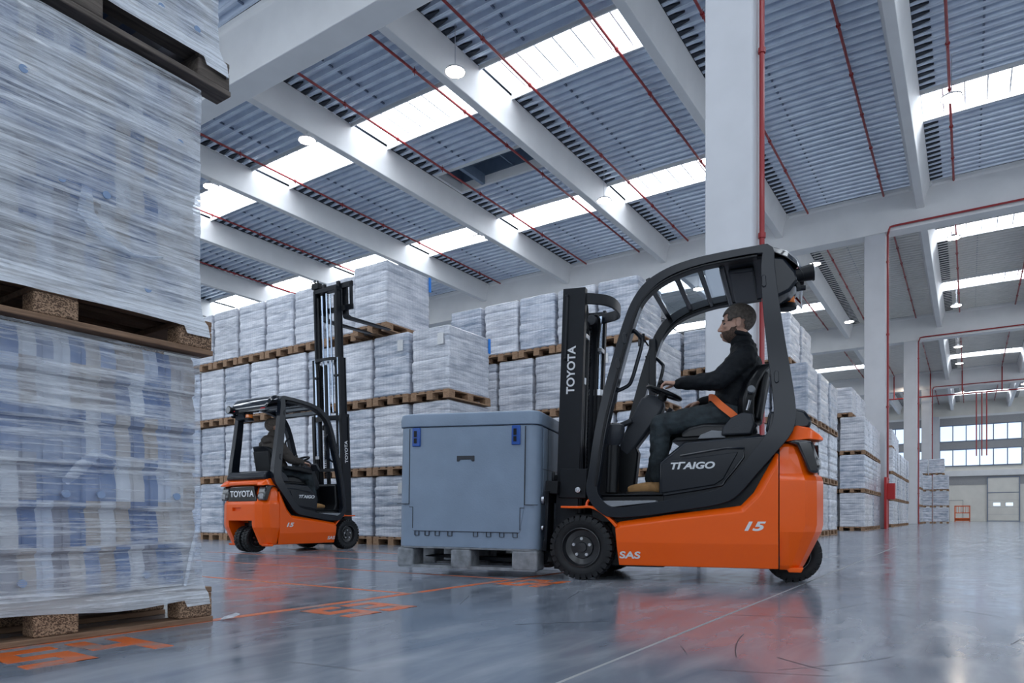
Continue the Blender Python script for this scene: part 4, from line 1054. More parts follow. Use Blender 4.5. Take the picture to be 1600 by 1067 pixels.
    for s in (1, -1):
        # pressed side panel with a raised border
        pn = MB(); pn.prism([(-0.585, 0.645), (-0.585, 0.855), (-0.66, 0.885), (-1.12, 0.93), (-1.02, 0.74), (-0.96, 0.70)], s*0.422, s*0.434, 'y')
        po = pn.obj('side_panel', ch, hd, bevel=0.008)
        rim_ = [(-0.58, 0.63), (-0.97, 0.69), (-1.03, 0.73), (-1.16, 0.955), (-0.72, 0.915)]
        MB().tube([(x, s*0.43, z) for x, z in smooth_path(rim_, 3)], 0.009, 6).obj('panel_ridge', ch, hd, smooth=True)
        text_mesh('TГAIGO', 'hood_lettering', 0.066, (-0.80, s*0.4365, 0.84), (-s, 0, -0.0), (0, 0, 1), M['silver'], hd, xs=1.30, shear=0.22, offset=0.0022)
    fp = MB(); fp.box(-0.60, -0.06, -0.44, 0.44, 0.43, 0.63); fp.box(-0.60, -0.10, -0.46, 0.46, 0.63, 0.645); fp.obj('floor_plate', bk, T, bevel=0.01)
    for s in (1, -1):
        st = MB(); st.prism([(-0.165, 0.575), (-0.24, 0.545), (-0.56, 0.578), (-0.56, 0.592), (-0.165, 0.592)], s*0.40, s*0.533, 'y'); so = st.obj('step_plate', M['tread'], T, bevel=0.004)
        for k in range(4): MB().box(-0.27-0.065*k-0.035, -0.27-0.065*k, s*0.41, s*0.525, 0.5925, 0.5975).obj('grip_slot', bk, so)
    dash = MB(); dash.prism([(-0.06, 0.55), (-0.05, 1.02), (-0.12, 1.08), (-0.20, 1.04), (-0.18, 0.72), (-0.24, 0.63)], -0.43, 0.30, 'y'); dash.obj('front_cowl', bk, T, bevel=0.02)
    pod = MB(); pod.lathe([(0.0, 0.0), (0.045, 0.0), (0.075, 0.04), (0.088, 0.12), (0.085, 0.15), (0.05, 0.17), (0.0, 0.175)], c=(-0.20, 0.32, 1.02), axis='z', n=20); pod.obj('pod', M['greyplastic'], T, smooth=True)
    MB().cyl((-0.19, 0.32, 0.66), (-0.20, 0.32, 1.03), 0.05, 0.045, 14).obj('pod_stalk', bk, T, smooth=True)
    col = MB(); rings = []
    for x, z, w_, t_ in ((-0.215, 0.98, 0.12, 0.05), (-0.26, 1.06, 0.13, 0.07), (-0.36, 1.22, 0.14, 0.09), (-0.44, 1.35, 0.14, 0.10), (-0.475, 1.395, 0.11, 0.085), (-0.505, 1.42, 0.05, 0.04)):
        d = Vector((-0.62, 0, 0.78)); nx_ = Vector((0.78, 0, 0.62))
        rings.append([Vector((x, 0, z))+nx_*t_+Vector((0, -w_/2, 0)), Vector((x, 0, z))+nx_*t_+Vector((0, w_/2, 0)), Vector((x, 0, z))-nx_*t_+Vector((0, w_/2, 0)), Vector((x, 0, z))-nx_*t_+Vector((0, -w_/2, 0))])
    col.loft(rings); sc_ = col.obj('steering_column', M['greyplastic'], T, bevel=0.02)
    MB().prism([(-0.14, 0.62), (-0.30, 0.62), (-0.34, 0.98), (-0.28, 1.12), (-0.18, 1.0)], -0.06, 0.06, 'y').obj('column_foot', bk, T, bevel=0.015)
    MB().obox((-0.245, 0.10, 1.215), (0.12, 0.07, 0.035), (0, R(20), 0)).obj('column_lever', M['greyplastic'], sc_, bevel=0.008)
    # steering wheel, tilted
    n_ = Vector((-0.40, 0, 0.916)); cS = Vector((-0.535, 0.0, 1.455)); u_ = Vector((0.916, 0, 0.40)); v_ = Vector((0, 1, 0)); rS = 0.135
    sw = MB(); sw.tube([cS+u_*rS*math.cos(a)+v_*rS*math.sin(a) for a in [2*math.pi*k/28 for k in range(28)]], 0.016, 10, True)
    for a in (0.5, 2.6, 4.7): sw.bar(cS-n_*0.015, cS+(u_*math.cos(a)+v_*math.sin(a))*rS, 0.03, 0.012, n_)
    sw.cyl(cS-n_*0.06, cS+n_*0.005, 0.04, 0.035, 16); swo = sw.obj('steering_wheel', bk, T, smooth=True)
    kp = cS+u_*0.03+v_*0.11
    MB().cyl(kp, kp+n_*0.04, 0.012, n=10).ball(kp+n_*0.055, 0.024).obj('steering_knob', bk, swo, smooth=True)
    # seat
    cu = MB(); rings = []
    for y, dz in ((-0.22, -0.02), (-0.19, 0.012), (-0.11, 0.0), (0.0, -0.01), (0.11, 0.0), (0.19, 0.012), (0.22, -0.02)):
        rings.append([Vector((x, y, z+dz*(0.5 if z < 1.1 else 1))) for x, z in ((-0.70, 1.075), (-0.695, 1.115), (-0.76, 1.155), (-0.86, 1.175), (-1.02, 1.165), (-1.14, 1.17), (-1.16, 1.08))])
    cu.loft(rings); cu.obj('seat_cushion', M['leather'], T, bevel=0.015, seg=3)
    MB().prism([(-0.62, 1.045), (-1.26, 1.05), (-1.26, 1.078), (-0.66, 1.078)], -0.21, 0.21, 'y').box(-1.22, -0.75, -0.2, 0.2, 1.02, 1.06).obj('seat_base', bk, T, bevel=0.008)
    MB().prism([(-0.82, 1.055), (-1.02, 1.055), (-1.01, 1.105), (-0.92, 1.115), (-0.84, 1.085)], 0.215, 0.235, 'y').obj('seat_side_trim', M['tread'], T, bevel=0.006)
    MB().prism([(-0.99, 1.07), (-1.0, 1.13), (-1.06, 1.20), (-1.14, 1.235), (-1.21, 1.22), (-1.225, 1.14), (-1.20, 1.07)], 0.19, 0.262, 'y').obj('seat_side_bolster', M['greyplastic'], T, bevel=0.014, seg=3)
    MB().prism([(-0.99, 1.07), (-1.0, 1.13), (-1.06, 1.20), (-1.14, 1.235), (-1.21, 1.22), (-1.225, 1.14), (-1.20, 1.07)], -0.262, -0.19, 'y').obj('seat_side_bolster', M['greyplastic'], T, bevel=0.014, seg=3)
    bk_ = MB(); rings = []
    for z, xf, yw in ((1.17, -1.13, 0.19), (1.24, -1.115, 0.215), (1.34, -1.12, 0.23), (1.45, -1.15, 0.225), (1.54, -1.20, 0.20), (1.59, -1.245, 0.16), (1.60, -1.27, 0.13)):
        rings.append([Vector((xf-0.03, -yw, z)), Vector((xf+0.02, -yw*0.8, z)), Vector((xf-0.01, -yw*0.5, z)), Vector((xf-0.015, 0, z)), Vector((xf-0.01, yw*0.5, z)), Vector((xf+0.02, yw*0.8, z)), Vector((xf-0.03, yw, z)), Vector((xf-0.10, yw*0.93, z)), Vector((xf-0.12, 0, z)), Vector((xf-0.10, -yw*0.93, z))])
    bk_.loft(rings); sb = bk_.obj('seat_back', M['leather'], T, bevel=0.02, seg=3)
    MB().obox((-1.265, 0, 1.36), (0.05, 0.36, 0.36), (0, R(-10), 0)).obj('back_shell', bk, sb, bevel=0.02)
    kn = MB().cyl((-1.20, 0.235, 1.395), (-1.20, 0.285, 1.395), 0.030, 0.026, 14).obj('adjuster_knob', M['steel'], sb, bevel=0.006)
    kn.data.materials[0] = M['tread']
    MB().tube([(-1.17, 0.235, 1.25), (-1.19, 0.25, 1.32)], 0.010, 8).obj('recliner_lever', M['steel'], sb)
    ar = MB(); ar.prism([(-0.60, 1.20), (-0.86, 1.235), (-1.10, 1.25), (-1.10, 1.31), (-0.86, 1.31), (-0.62, 1.29)], -0.36, -0.25, 'y'); ao = ar.obj('armrest_console', bk, T, bevel=0.018)
    for k in range(3): MB().cyl((-0.70-0.05*k, -0.29, 1.30), (-0.69-0.05*k, -0.29, 1.355), 0.008, n=8).ball((-0.69-0.05*k, -0.29, 1.36), 0.015, 1).obj('control_lever', M['greyplastic'], ao)
    MB().obox((-0.52, -0.31, 1.32), (0.035, 0.16, 0.12), (0, R(-35), 0)).obj('display', M['greyplastic'], ao, bevel=0.006)
    # wheels
    for s in (1, -1): wheel(T, (0, s*0.452, 0.243), 0.243, 0.17, s, 'front_wheel')
    for s in (1, -1): wheel(T, (-1.48, s*0.085, 0.198), 0.198, 0.125, s, 'rear_wheel', 26, 5)
    MB().cyl((-1.48, -0.02, 0.198), (-1.48, 0.02, 0.198), 0.09, n=16).cyl((-1.42, 0, 0.30), (-1.42, 0, 0.62), 0.09, n=16).obj('steer_axle', bk, T)
    # mast, pivoted and tilted back
    piv = Vector((0.175, 0, 0.30)); rot = (0, -R(tilt), 0)
    def mo(mb, nm, m, par=T, **k):
        o = mb.obj(nm, m, None, **k)
        if par is T: o.parent = T; o.location = piv; o.rotation_euler = rot
        else: o.parent = par
        return o
    def mp(x, y, z): return (x-piv.x, y, z-piv.z)
    def rail(name, y0, y1, x0, x1, z0, z1, web):
        mb = MB(); ymid = (y0+y1)/2
        mb.box(x0-0.10, x1-0.10, web-0.008, web+0.008, z0-piv.z, z1-piv.z)
        mb.box(x0-0.10, x0+0.02-0.10, y0, y1, z0-piv.z, z1-piv.z); mb.box(x1-0.02-0.10, x1-0.10, y0, y1, z0-piv.z, z1-piv.z)
        return mo(mb, name, M['mast'], bevel=0.003)
    ZT = 2.26
    up1, up2 = (1.0, 2.2) if raised else (0.0, 0.0)
    for s in (1, -1):
        mb = MB(); mb.box(-0.095, 0.085, s*0.345-0.012, s*0.345+0.012, 0.06-0.3, ZT-0.3); mb.box(-0.095, -0.070, s*0.325-0.03, s*0.325+0.03, 0.06-0.3, ZT-0.3); mb.box(0.060, 0.085, s*0.325-0.03, s*0.325+0.03, 0.06-0.3, ZT-0.3)
        ro = mo(mb, 'outer_mast_rail', M['mast'], bevel=0.003)
        text_mesh('TOYOTA', 'mast_lettering', 0.088, (-0.005, s*0.3585, 1.62-0.3), (0, 0, 1), (s, 0, 0), M['white'], ro, xs=1.02, offset=0.002)
        mb = MB(); mb.tube([(0.045, s*0.366, 2.20-0.3), (0.045, s*0.366, 1.72-0.3)], 0.010, 6); mb.ball((0.045, s*0.366, 1.71-0.3), 0.016, 1); mb.ball((0.045, s*0.366, 2.20-0.3), 0.016, 1); mo(mb, 'hose_guide', M['steel' if False else 'mast'], smooth=True)
        # tilt bracket
        mb = MB(); mb.prism([(-0.16, 0.62-0.3), (0.06, 0.62-0.3), (0.06, 0.85-0.3), (-0.16, 0.85-0.3)], s*0.358, s*0.375, 'y'); tb = mo(mb, 'tilt_bracket', M['mast'], bevel=0.006)
        mo(MB().cyl((-0.10, s*0.372, 0.385), (-0.10, s*0.40, 0.385), 0.022, n=14).cyl((-0.10, s*0.40, 0.385), (-0.10, s*0.408, 0.385), 0.012, n=10), 'tilt_pin', M['steel'], tb, bevel=0.003)
        # middle and inner rails
        rail('middle_mast_rail', s*0.305-0.02, s*0.305+0.02, 0.02, 0.17, 0.12+up1, ZT-0.05+up1, s*0.305)
        rail('inner_mast_rail', s*0.255-0.02, s*0.255+0.02, 0.035, 0.17, 0.14+up2, ZT-0.08+up2, s*0.255)
        # lift cylinder: barrel and rod
        cyx = -0.06
        cb = mo(MB().cyl((cyx, s*0.27, -0.15), (cyx, s*0.27, 1.25), 0.035, n=14), 'lift_cylinder', M['mast'], smooth=True)
        mo(MB().cyl((cyx, s*0.27, 1.25), (cyx, s*0.27, ZT-0.36+up1), 0.019, n=12), 'cylinder_rod', M['rod'], cb, smooth=True)
        mo(MB().cyl((cyx, s*0.27, 1.22), (cyx, s*0.27, 1.27), 0.041, n=14), 'cylinder_collar', M['steel'], cb, smooth=True)
        # hoses and chain
        hz = ZT-0.3+up1
        mo(MB().tube(smooth_path([(-0.05, s*0.22, -0.1), (-0.05, s*0.22, 1.0), (-0.05, s*0.215, 1.5+up1), (-0.07, s*0.20, hz-0.14), (-0.03, s*0.18, hz-0.07), (0.02, s*0.19, hz-0.18), (0.0, s*0.19, hz-0.5)], 5), 0.012, 7), 'hydraulic_hose', bk, smooth=True)
        mo(MB().tube([(-0.055, s*0.195, -0.1), (-0.055, s*0.195, hz-0.25)], 0.008, 6), 'hydraulic_pipe', M['mast'], smooth=True)
        cn = MB(); z = 0.0+up1*0.9
        while z < ZT-0.42+up1:
            cn.box(-0.012, 0.012, s*0.155-0.013, s*0.155+0.013, z, z+0.022); z += 0.031
        mo(cn, 'lift_chain', M['mast'])
        pu = mo(MB().cyl((-0.01, s*0.155-0.02, hz-0.12), (-0.01, s*0.155+0.02, hz-0.12), 0.045, n=18), 'chain_pulley', M['steel'] if raised else M['greyplastic'], bevel=0.004)
        mo(MB().obox((-0.075, s*0.245, hz-0.36), (0.05, 0.09, 0.035)), 'hose_clamp', M['steel'] if not raised else M['mast'], bevel=0.004)
    # cross heads
    def hoop(z, bulge, name, x0=-0.02, yw=0.335, hgt=0.10):
        mb = MB(); pts = smooth_path([(x0+0.07, yw), (x0, yw-0.01), (x0-bulge*0.7, yw*0.72), (x0-bulge, yw*0.35), (x0-bulge, -yw*0.35), (x0-bulge*0.7, -yw*0.72), (x0, -yw+0.01), (x0+0.07, -yw)], 3)
        rings = []
        for i, (x, y) in enumerate(pts):
            a = pts[min(i+1, len(pts)-1)]; b = pts[max(i-1, 0)]; d = Vector((a[0]-b[0], a[1]-b[1], 0)).normalized(); nn = Vector((-d.y, d.x, 0))
            p = Vector((x, y, z)); rings.append([p+nn*0.009+Vector((0,0,-hgt/2)), p+nn*0.009+Vector((0,0,hgt/2)), p-nn*0.009+Vector((0,0,hgt/2)), p-nn*0.009+Vector((0,0,-hgt/2))])
        mb.loft(rings); return mo(mb, name, M['mast'], bevel=0.003)
    hoop(ZT-0.3-0.07, 0.26 if not raised else 0.14, 'outer_crosshead', x0=0.0, hgt=0.085)
    if raised:
        hoop(ZT-0.3-0.08+up1, 0.12, 'middle_crosshead', yw=0.30, hgt=0.05)
        mo(MB().box(-0.06, 0.07, -0.275, 0.275, ZT-0.3-0.13+up2, ZT-0.3-0.06+up2), 'inner_crosshead', M['mast'], bevel=0.005)
        mo(MB().cyl((-0.02, 0, up1), (-0.02, 0, ZT-0.45+up2), 0.018, n=12), 'free_lift_rod', M['rod'], smooth=True)
        mo(MB().cyl((-0.02, 0.06, up1*0.6), (-0.02, 0.06, ZT-0.45+up1), 0.035, n=12), 'free_lift_cylinder', M['mast'], smooth=True)
        for s in (1, -1): mo(MB().tube([(-0.03, s*0.10, up1+1.0), (-0.03, s*0.10, ZT-0.48+up2)], 0.014, 8), 'inner_rod', M['rod'], smooth=True)
        for s in (1, -1): mo(MB().box(-0.04, -0.02, s*0.20-0.015, s*0.20+0.015, up1+0.8, ZT-0.5+up2), 'cable_track', bk)
        mo(MB().box(-0.10, -0.05, -0.20, 0.20, 1.0, 1.05), 'mast_tie', M['mast'])
    else:
        mo(MB().box(0.0, 0.07, -0.29, 0.29, ZT-0.3-0.22, ZT-0.3-0.14), 'inner_crosshead', M['mast'], bevel=0.005)
        mo(MB().cyl((0.0, 0, 0.0), (0.0, 0, ZT-0.55), 0.045, n=16), 'free_lift_cylinder', M['mast'], smooth=True)
    mo(MB().box(-0.08, 0.06, -0.35, 0.35, -0.24, -0.12), 'mast_foot', M['mast'], bevel=0.006)
    # carriage, backrest, forks (in the tilted frame)
    L_ = lift
    ca = MB()
    for z in (0.10, 0.48): ca.box(0.115, 0.15, -0.46, 0.46, L_+z, L_+z+0.09)
    for s in (1, -1): ca.box(0.07, 0.12, s*0.17-0.03, s*0.17+0.03, L_+0.06, L_+0.60)
    ca.box(0.115, 0.14, 0.40, 0.46, L_+0.10, L_+0.57); ca.box(0.115, 0.14, -0.46, -0.40, L_+0.10, L_+0.57)
    cao = mo(ca, 'fork_carriage', M['mast'], bevel=0.005)
    mo(MB().cyl((0.155, 0.43, L_+0.50), (0.175, 0.43, L_+0.50), 0.03, n=14).cyl((0.155, 0.43, L_+0.28), (0.17, 0.43, L_+0.28), 0.02, n=14), 'carriage_bolts', M['steel'], cao)
    mo(MB().obox((0.10, 0.36, L_+0.60), (0.10, 0.16, 0.10)).cyl((0.1, 0.40, L_+0.65), (0.1, 0.40, L_+0.72), 0.014, n=8).cyl((0.1, 0.33, L_+0.65), (0.1, 0.33, L_+0.70), 0.014, n=8), 'valve_block', bk, cao, bevel=0.006)
    for s in (1, -1):
        fk = MB(); fk.prism([(0.155, L_+0.55), (0.195, L_+0.55), (0.200, L_+0.045), (0.26, L_+0.025), (1.20, L_+0.012), (1.27, L_-0.002), (1.27, L_-0.010), (0.20, L_-0.018), (0.165, L_+0.0), (0.155, L_+0.05)], s*0.24-0.055, s*0.24+0.055, 'y')
        mo(fk, 'fork_tine', M['mast'], bevel=0.004)
    # mirrors and small cabin fittings on the far pillar
    MB().tube([(-0.33, -0.44, 1.95), (-0.30, -0.36, 2.0)], 0.008, 6).obox((-0.29, -0.33, 1.98), (0.02, 0.13, 0.08), (0, 0, 0.5)).obj('mirror', bk, T, bevel=0.005)
    MB().box(-0.40, -0.34, -0.43, -0.40, 1.45, 2.0).obj('pillar_rail', ch, T, bevel=0.006)
    return T
FL1 = forklift('forklift', 'large orange and black forklift in front, carrying the grey container', (-2.54, 5.11, 0), R(192), 1.0, -0.20, False, tilt=2.0)
FL2 = forklift('forklift', 'smaller-looking orange forklift at left with its mast raised to the top tier', (-8.16, 7.16, 0), R(90+1.5), 0.9, 3.62, True, tilt=2.0)

# ---------------------------------------------------------------- grey pallet container on the forks
def container():
    a = R(192+4); f = Vector((math.cos(R(192)), math.sin(R(192)), 0))
    c = Vector((-2.54, 5.11, 0))+f*0.99
    T = empty('pallet_container', (c.x, c.y, 0.055), a, 'big blue-grey plastic lidded container carried low on the forks', 'container')
    T.rotation_euler = (0, -R(0.8), a)
    w, d = 0.60, 0.56     # half sizes
    def rr(hx, hy, z, r=0.09, n=5):
        out = []
        for cx, cy_, a0 in ((hx-r, hy-r, 0), (-hx+r, hy-r, .5), (-hx+r, -hy+r, 1), (hx-r, -hy+r, 1.5)):
            for k in range(n+1):
                t = (a0+0.5*k/n)*math.pi; out.append(Vector((cx+r*math.cos(t), cy_+r*math.sin(t), z)))
        return out
    mb = MB(); mb.loft([rr(w, d, 0.165), rr(w, d, 0.50), rr(w-0.004, d-0.004, 1.14)]); bx = mb.obj('body', M['bluegrey'], T, bevel=0.006)
    # upper corners stand proud of the recessed long walls; lower surround with hinge line
    for s in (1, -1):
        MB().prism([(-0.455, 0.30), (0.455, 0.30), (0.49, 0.50), (0.49, 1.13), (-0.49, 1.13), (-0.49, 0.50)], s*(d+0.001), s*(d+0.007), 'y').obj('drop_panel', M['bluegrey'], bx, bevel=0.004)
        ln = MB()
        for x0, x1, z0, z1 in ((-0.495, -0.490, 0.52, 1.13), (0.490, 0.495, 0.52, 1.13), (-0.60, -0.49, 0.515, 0.52), (0.49, 0.60, 0.515, 0.52), (-0.49, -0.455, .49, .495), (.455, .49, .49, .495), (-0.46, -0.455, 0.32, 0.49), (0.455, 0.46, 0.32, 0.49), (-0.44, 0.44, 0.298, 0.302)):
            ln.box(x0, x1, s*(d-0.002), s*(d+0.009), z0, z1)
        for x in (-0.42, -0.31, -0.2, -0.09, 0.13, 0.24, 0.33, 0.42):
            for dx in (-0.018, 0.018): ln.box(x+dx-0.002, x+dx+0.002, s*(d-0.002), s*(d+0.009), 0.262, 0.302)
            ln.box(x-0.018, x+0.018, s*(d-0.002), s*(d+0.009), 0.262, 0.265)
        ln.obj('panel_seams', M['greyplastic'], bx)
        hnd = MB(); hnd.prism([(-0.075, 0.905), (-0.075, 0.86), (-0.055, 0.86), (-0.045, 0.875), (0.045, 0.875), (0.055, 0.86), (0.075, 0.86), (0.075, 0.905)], s*(d+0.004), s*(d+0.012), 'y'); hnd.obj('handle_recess', M['greyplastic'], bx, bevel=0.002)
        for x in (-0.42, 0.43):
            lt = MB().box(x-0.035, x+0.035, s*(d+0.002), s*(d+0.022), 0.985, 1.135).obj('latch', M['blue'], bx, bevel=0.005)
            MB().box(x-0.006, x+0.018, s*(d+0.021), s*(d+0.026), 1.01, 1.05).box(x-0.006, x+0.018, s*(d+0.021), s*(d+0.026), 1.06, 1.11).obj('latch_slot', M['black'], lt)
    for s in (1, -1):
        MB().box(s*(w+0.001), s*(w+0.006), -0.44, 0.44, 0.55, 1.13).obj('end_panel', M['bluegrey'], bx, bevel=0.003)
        MB().box(s*(w+0.001), s*(w+0.009), -0.30, -0.295, 0.55, 1.13).box(s*(w+0.001), s*(w+0.009), 0.295, 0.30, 0.55, 1.13).box(s*(w+0.001), s*(w+0.009), -0.44, 0.44, 0.80, 0.804).obj('end_seams', M['greyplastic'], bx)
    mb = MB(); mb.loft([rr(w+0.006, d+0.006, 1.145), rr(w+0.008, d+0.008, 1.20), rr(w, d, 1.245), rr(w-0.02, d-0.02, 1.255)]); mb.obj('lid', M['bluegrey'], T, bevel=0.006)
    MB().loft([rr(w-0.012, d-0.012, 1.13), rr(w-0.012, d-0.012, 1.15)]).obj('lid_gap', M['greyplastic'], T)
    base = MB(); base.loft([rr(w, d, 0.160), rr(w, d, 0.175)])
    bo = base.obj('base_deck', M['greyfoot'], T)
    for x0, x1 in ((-0.60, -0.39), (-0.05, 0.125), (0.456, 0.60)):
        for y0, y1 in ((-d, -d+0.22), (-0.10, 0.10), (d-0.22, d)):
            MB().box(x0, x1, y0, y1, 0.0, 0.162).obj('foot', M['greyfoot'], bo, bevel=0.02, seg=3)
    sk = MB()
    for y0, y1 in ((-d, -d+0.16), (-0.08, 0.08), (d-0.16, d)): sk.box(-0.58, 0.58, y0+.004, y1-.004, 0.0, 0.024)
    sk.obj('runners', M['greyfoot'], bo)
    return T
CT = container()
# ---------------------------------------------------------------- the two drivers
def blobs(chains, ells, voxel, name, m, parent, smooth_it=4, extra=None):
    """one continuous skin: tapering limbs (chains of (point, radius)) and ellipsoids fused by a voxel remesh"""
    mb = MB()
    for ch_ in chains:
        for i in range(len(ch_)-1):
            (p, r0), (q, r1) = ch_[i], ch_[i+1]
            p, q = Vector(p), Vector(q)
            if (p-q).length > 1e-4: mb.cyl(p, q, r0, r1, n=14)
            mb.ball(p, r0, 2)
        mb.ball(ch_[-1][0], ch_[-1][1], 2)
    for e in ells:
        c, r = e[0], e[1]; rot = e[2] if len(e) > 2 else (0, 0, 0)
        from mathutils import Euler
        Mx = Matrix.Translation(c) @ Euler(rot).to_matrix().to_4x4() @ Matrix.Diagonal((*r, 1))
        bmesh.ops.create_icosphere(mb.bm, subdivisions=3, radius=1.0, matrix=Mx)
    if extra: extra(mb)
    o = mb.obj(name, m, parent)
    rm = o.modifiers.new('skin', 'REMESH'); rm.mode = 'VOXEL'; rm.voxel_size = voxel
    sm = o.modifiers.new('soften', 'SMOOTH'); sm.iterations = smooth_it; sm.factor = 0.5
    baked(o); o.data.materials.clear(); o.data.materials.append(m); o.data.polygons.foreach_set('use_smooth', [True]*len(o.data.polygons))
    return o
def lerp(a, b, t): return Vector(a)*(1-t)+Vector(b)*t
def hand(wrist, direction, palm_n, curl, side, scale=1.0, spread=0.3):
    """palm ellipsoid and five finger chains; direction = towards fingertips, palm_n = palm normal (where fingers curl to)"""
    d = Vector(direction).normalized(); n = Vector(palm_n).normalized(); n = (n-d*n.dot(d)).normalized(); s = d.cross(n)*side
    w = Vector(wrist); k = scale; chains = []
    for a in (-0.026, -0.009, 0.009, 0.026):
        chains.append([(w+d*0.005*k+s*a*0.6*k, 0.017*k), (w+d*0.088*k+s*a*k, 0.0135*k)])
    for i, (off, L, r) in enumerate(((0.033, 0.074, 0.0090), (0.011, 0.083, 0.0095), (-0.011, 0.077, 0.0090), (-0.031, 0.060, 0.0080))):
        b = w+d*0.086*k+s*off*k; pts = [(b, r*1.08*k)]; ang = 0; p = b
        for j, seg in enumerate((0.44, 0.32, 0.24)):
            ang += curl[i if i < len(curl) else -1]*(0.75 if j == 0 else 0.9)
            dd = (d*math.cos(ang)+n*math.sin(ang)+s*off*spread*6*(1-j*0.4)).normalized(); p = p+dd*L*seg*k; pts.append((p, r*(1-0.10*(j+1))*k))
        chains.append(pts)
    t0 = w+d*0.022*k+s*0.028*k; t1 = t0+(d*0.6+s*0.75+n*0.25).normalized()*0.036*k; t2 = t1+(d*0.95+s*0.15+n*0.45).normalized()*0.030*k; t3 = t2+(d*0.9-s*0.15+n*0.5).normalized()*0.022*k
    chains.append([(t0, 0.0135*k), (t1, 0.0115*k), (t2, 0.0100*k), (t3, 0.0080*k)])
    return chains
def person(label, loc, rz, scale, jacket, detail, pose):
    P = empty('person', loc, rz, label, 'person', None, scale)
    V = Vector; hc = V(pose['head']); hs = pose.get('hs', 1.0); vox = 0.0045 if detail else 0.007
    hip = V(pose['hip']); neck = V(pose['neck']); sh = V(pose['shoulder']); chest = V(pose['chest'])
    elL, wrL, elR, wrR = [V(pose[k]) for k in ('elL', 'wrL', 'elR', 'wrR')]
    shL, shR = V((sh.x, 0.185, sh.z)), V((sh.x, -0.185, sh.z))
    # head frame: f looks forward (+x of the truck)
    yw = pose.get('look', 0.0); pt = pose.get('nod', 0.0)
    Hm = Matrix.Translation(hc) @ Matrix.Rotation(yw, 4, 'Z') @ Matrix.Rotation(pt, 4, 'Y')
    def H(x, y, z): return tuple(Hm @ V((x*hs, y*hs, z*hs)))
    rr_ = (0, pt, yw)
    def E_(x, y, z, a, b, c): return (H(x, y, z), (a*hs, b*hs, c*hs), rr_)
    ells = [E_(-0.012, 0, 0.035, 0.100, 0.078, 0.092), E_(0.018, 0, -0.020, 0.078, 0.066, 0.100), E_(0.050, 0, -0.085, 0.043, 0.040, 0.036), E_(0.02, 0, -0.06, 0.066, 0.055, 0.050),
            E_(0.078, 0, 0.024, 0.020, 0.046, 0.012), E_(0.082, 0, -0.058, 0.018, 0.026, 0.014), E_(0.078, 0, -0.092, 0.020, 0.022, 0.018),
            E_(0.066, 0.036, -0.018, 0.022, 0.022, 0.018), E_(0.066, -0.036, -0.018, 0.022, 0.022, 0.018),
            E_(-0.012, 0.078, -0.008, 0.020, 0.009, 0.032), E_(-0.012, -0.078, -0.008, 0.020, 0.009, 0.032), E_(-0.014, 0.083, 0.010, 0.018, 0.008, 0.018), E_(-0.014, -0.083, 0.010, 0.018, 0.008, 0.018)]
    chains = [[(H(0.092, 0, 0.012), 0.010*hs), (H(0.106, 0, -0.014), 0.0105*hs), (H(0.116, 0, -0.030), 0.0125*hs)], [(H(0.104, 0.010, -0.034), 0.009*hs), (H(0.104, -0.010, -0.034), 0.009*hs)],
              [(H(0.098, 0.016, -0.062), 0.0075*hs), (H(0.105, 0, -0.061), 0.0085*hs), (H(0.098, -0.016, -0.062), 0.0075*hs)], [(H(0.096, 0.014, -0.074), 0.0075*hs), (H(0.102, 0, -0.074), 0.0085*hs), (H(0.096, -0.014, -0.074), 0.0075*hs)],
              [(H(-0.01, 0, -0.06), 0.060*hs), (tuple(neck), 0.062)], [(tuple(neck), 0.07), (tuple(chest), 0.11), (tuple(hip), 0.12)],
              [(tuple(neck), 0.05), (tuple(shL), 0.045), (tuple(elL), 0.036), (tuple(lerp(elL, wrL, .5)), 0.034), (tuple(wrL), 0.026)],
              [(tuple(neck), 0.05), (tuple(shR), 0.045), (tuple(elR), 0.036), (tuple(lerp(elR, wrR, .5)), 0.034), (tuple(wrR), 0.026)]]
    chains += hand(wrL, pose['dL'], pose['nL'], pose['cL'], pose.get('sL', 1), 1.0)
    chains += hand(wrR, pose['dR'], pose['nR'], pose['cR'], pose.get('sR', -1), 1.0)
    body = blobs(chains, ells, vox, 'body', M['skin'], P, 3)
    # eyes, brows
    if detail:
        for s in (1, -1):
            MB().ball(H(0.079, s*0.032, 0.002), (0.010*hs, 0.013*hs, 0.0065*hs), 2).obj('eye', M['blackgloss'], P, smooth=True)
            MB().tube([H(0.090, s*0.018, 0.022), H(0.092, s*0.034, 0.028), H(0.080, s*0.052, 0.022)], 0.0045*hs, 6).obj('eyebrow', M['hair'], P, smooth=True)
    # hair: shell over the skull, cut away at the face
    hr = MB(); bmesh.ops.create_icosphere(hr.bm, subdivisions=4, radius=1.0)
    dele = []
    for v in hr.bm.verts:
        c = v.co.copy()
        x, y, z = c.x, c.y, c.z
        v.co = V((-0.016+x*0.106, y*0.083, 0.038+z*0.097))
        face_edge = v.co.x > 0.070-0.25*max(0, 0.055-v.co.z) - (0.0 if v.co.z > 0.06 else 0.012)
        low = v.co.z < (0.050 if v.co.x > 0.06 else (0.004 if v.co.x > 0.028 else (0.012 if v.co.x > -0.042 else -0.058)))
        if low or (v.co.x > 0.062 and v.co.z < 0.062): dele.append(v)
    bmesh.ops.delete(hr.bm, geom=dele, context='VERTS')
    for v in hr.bm.verts: v.co = Hm @ (v.co*hs)
    ho = hr.obj('hair', M['hair'], P, smooth=True); so = ho.modifiers.new('thick', 'SOLIDIFY'); so.thickness = 0.006; so.offset = 1
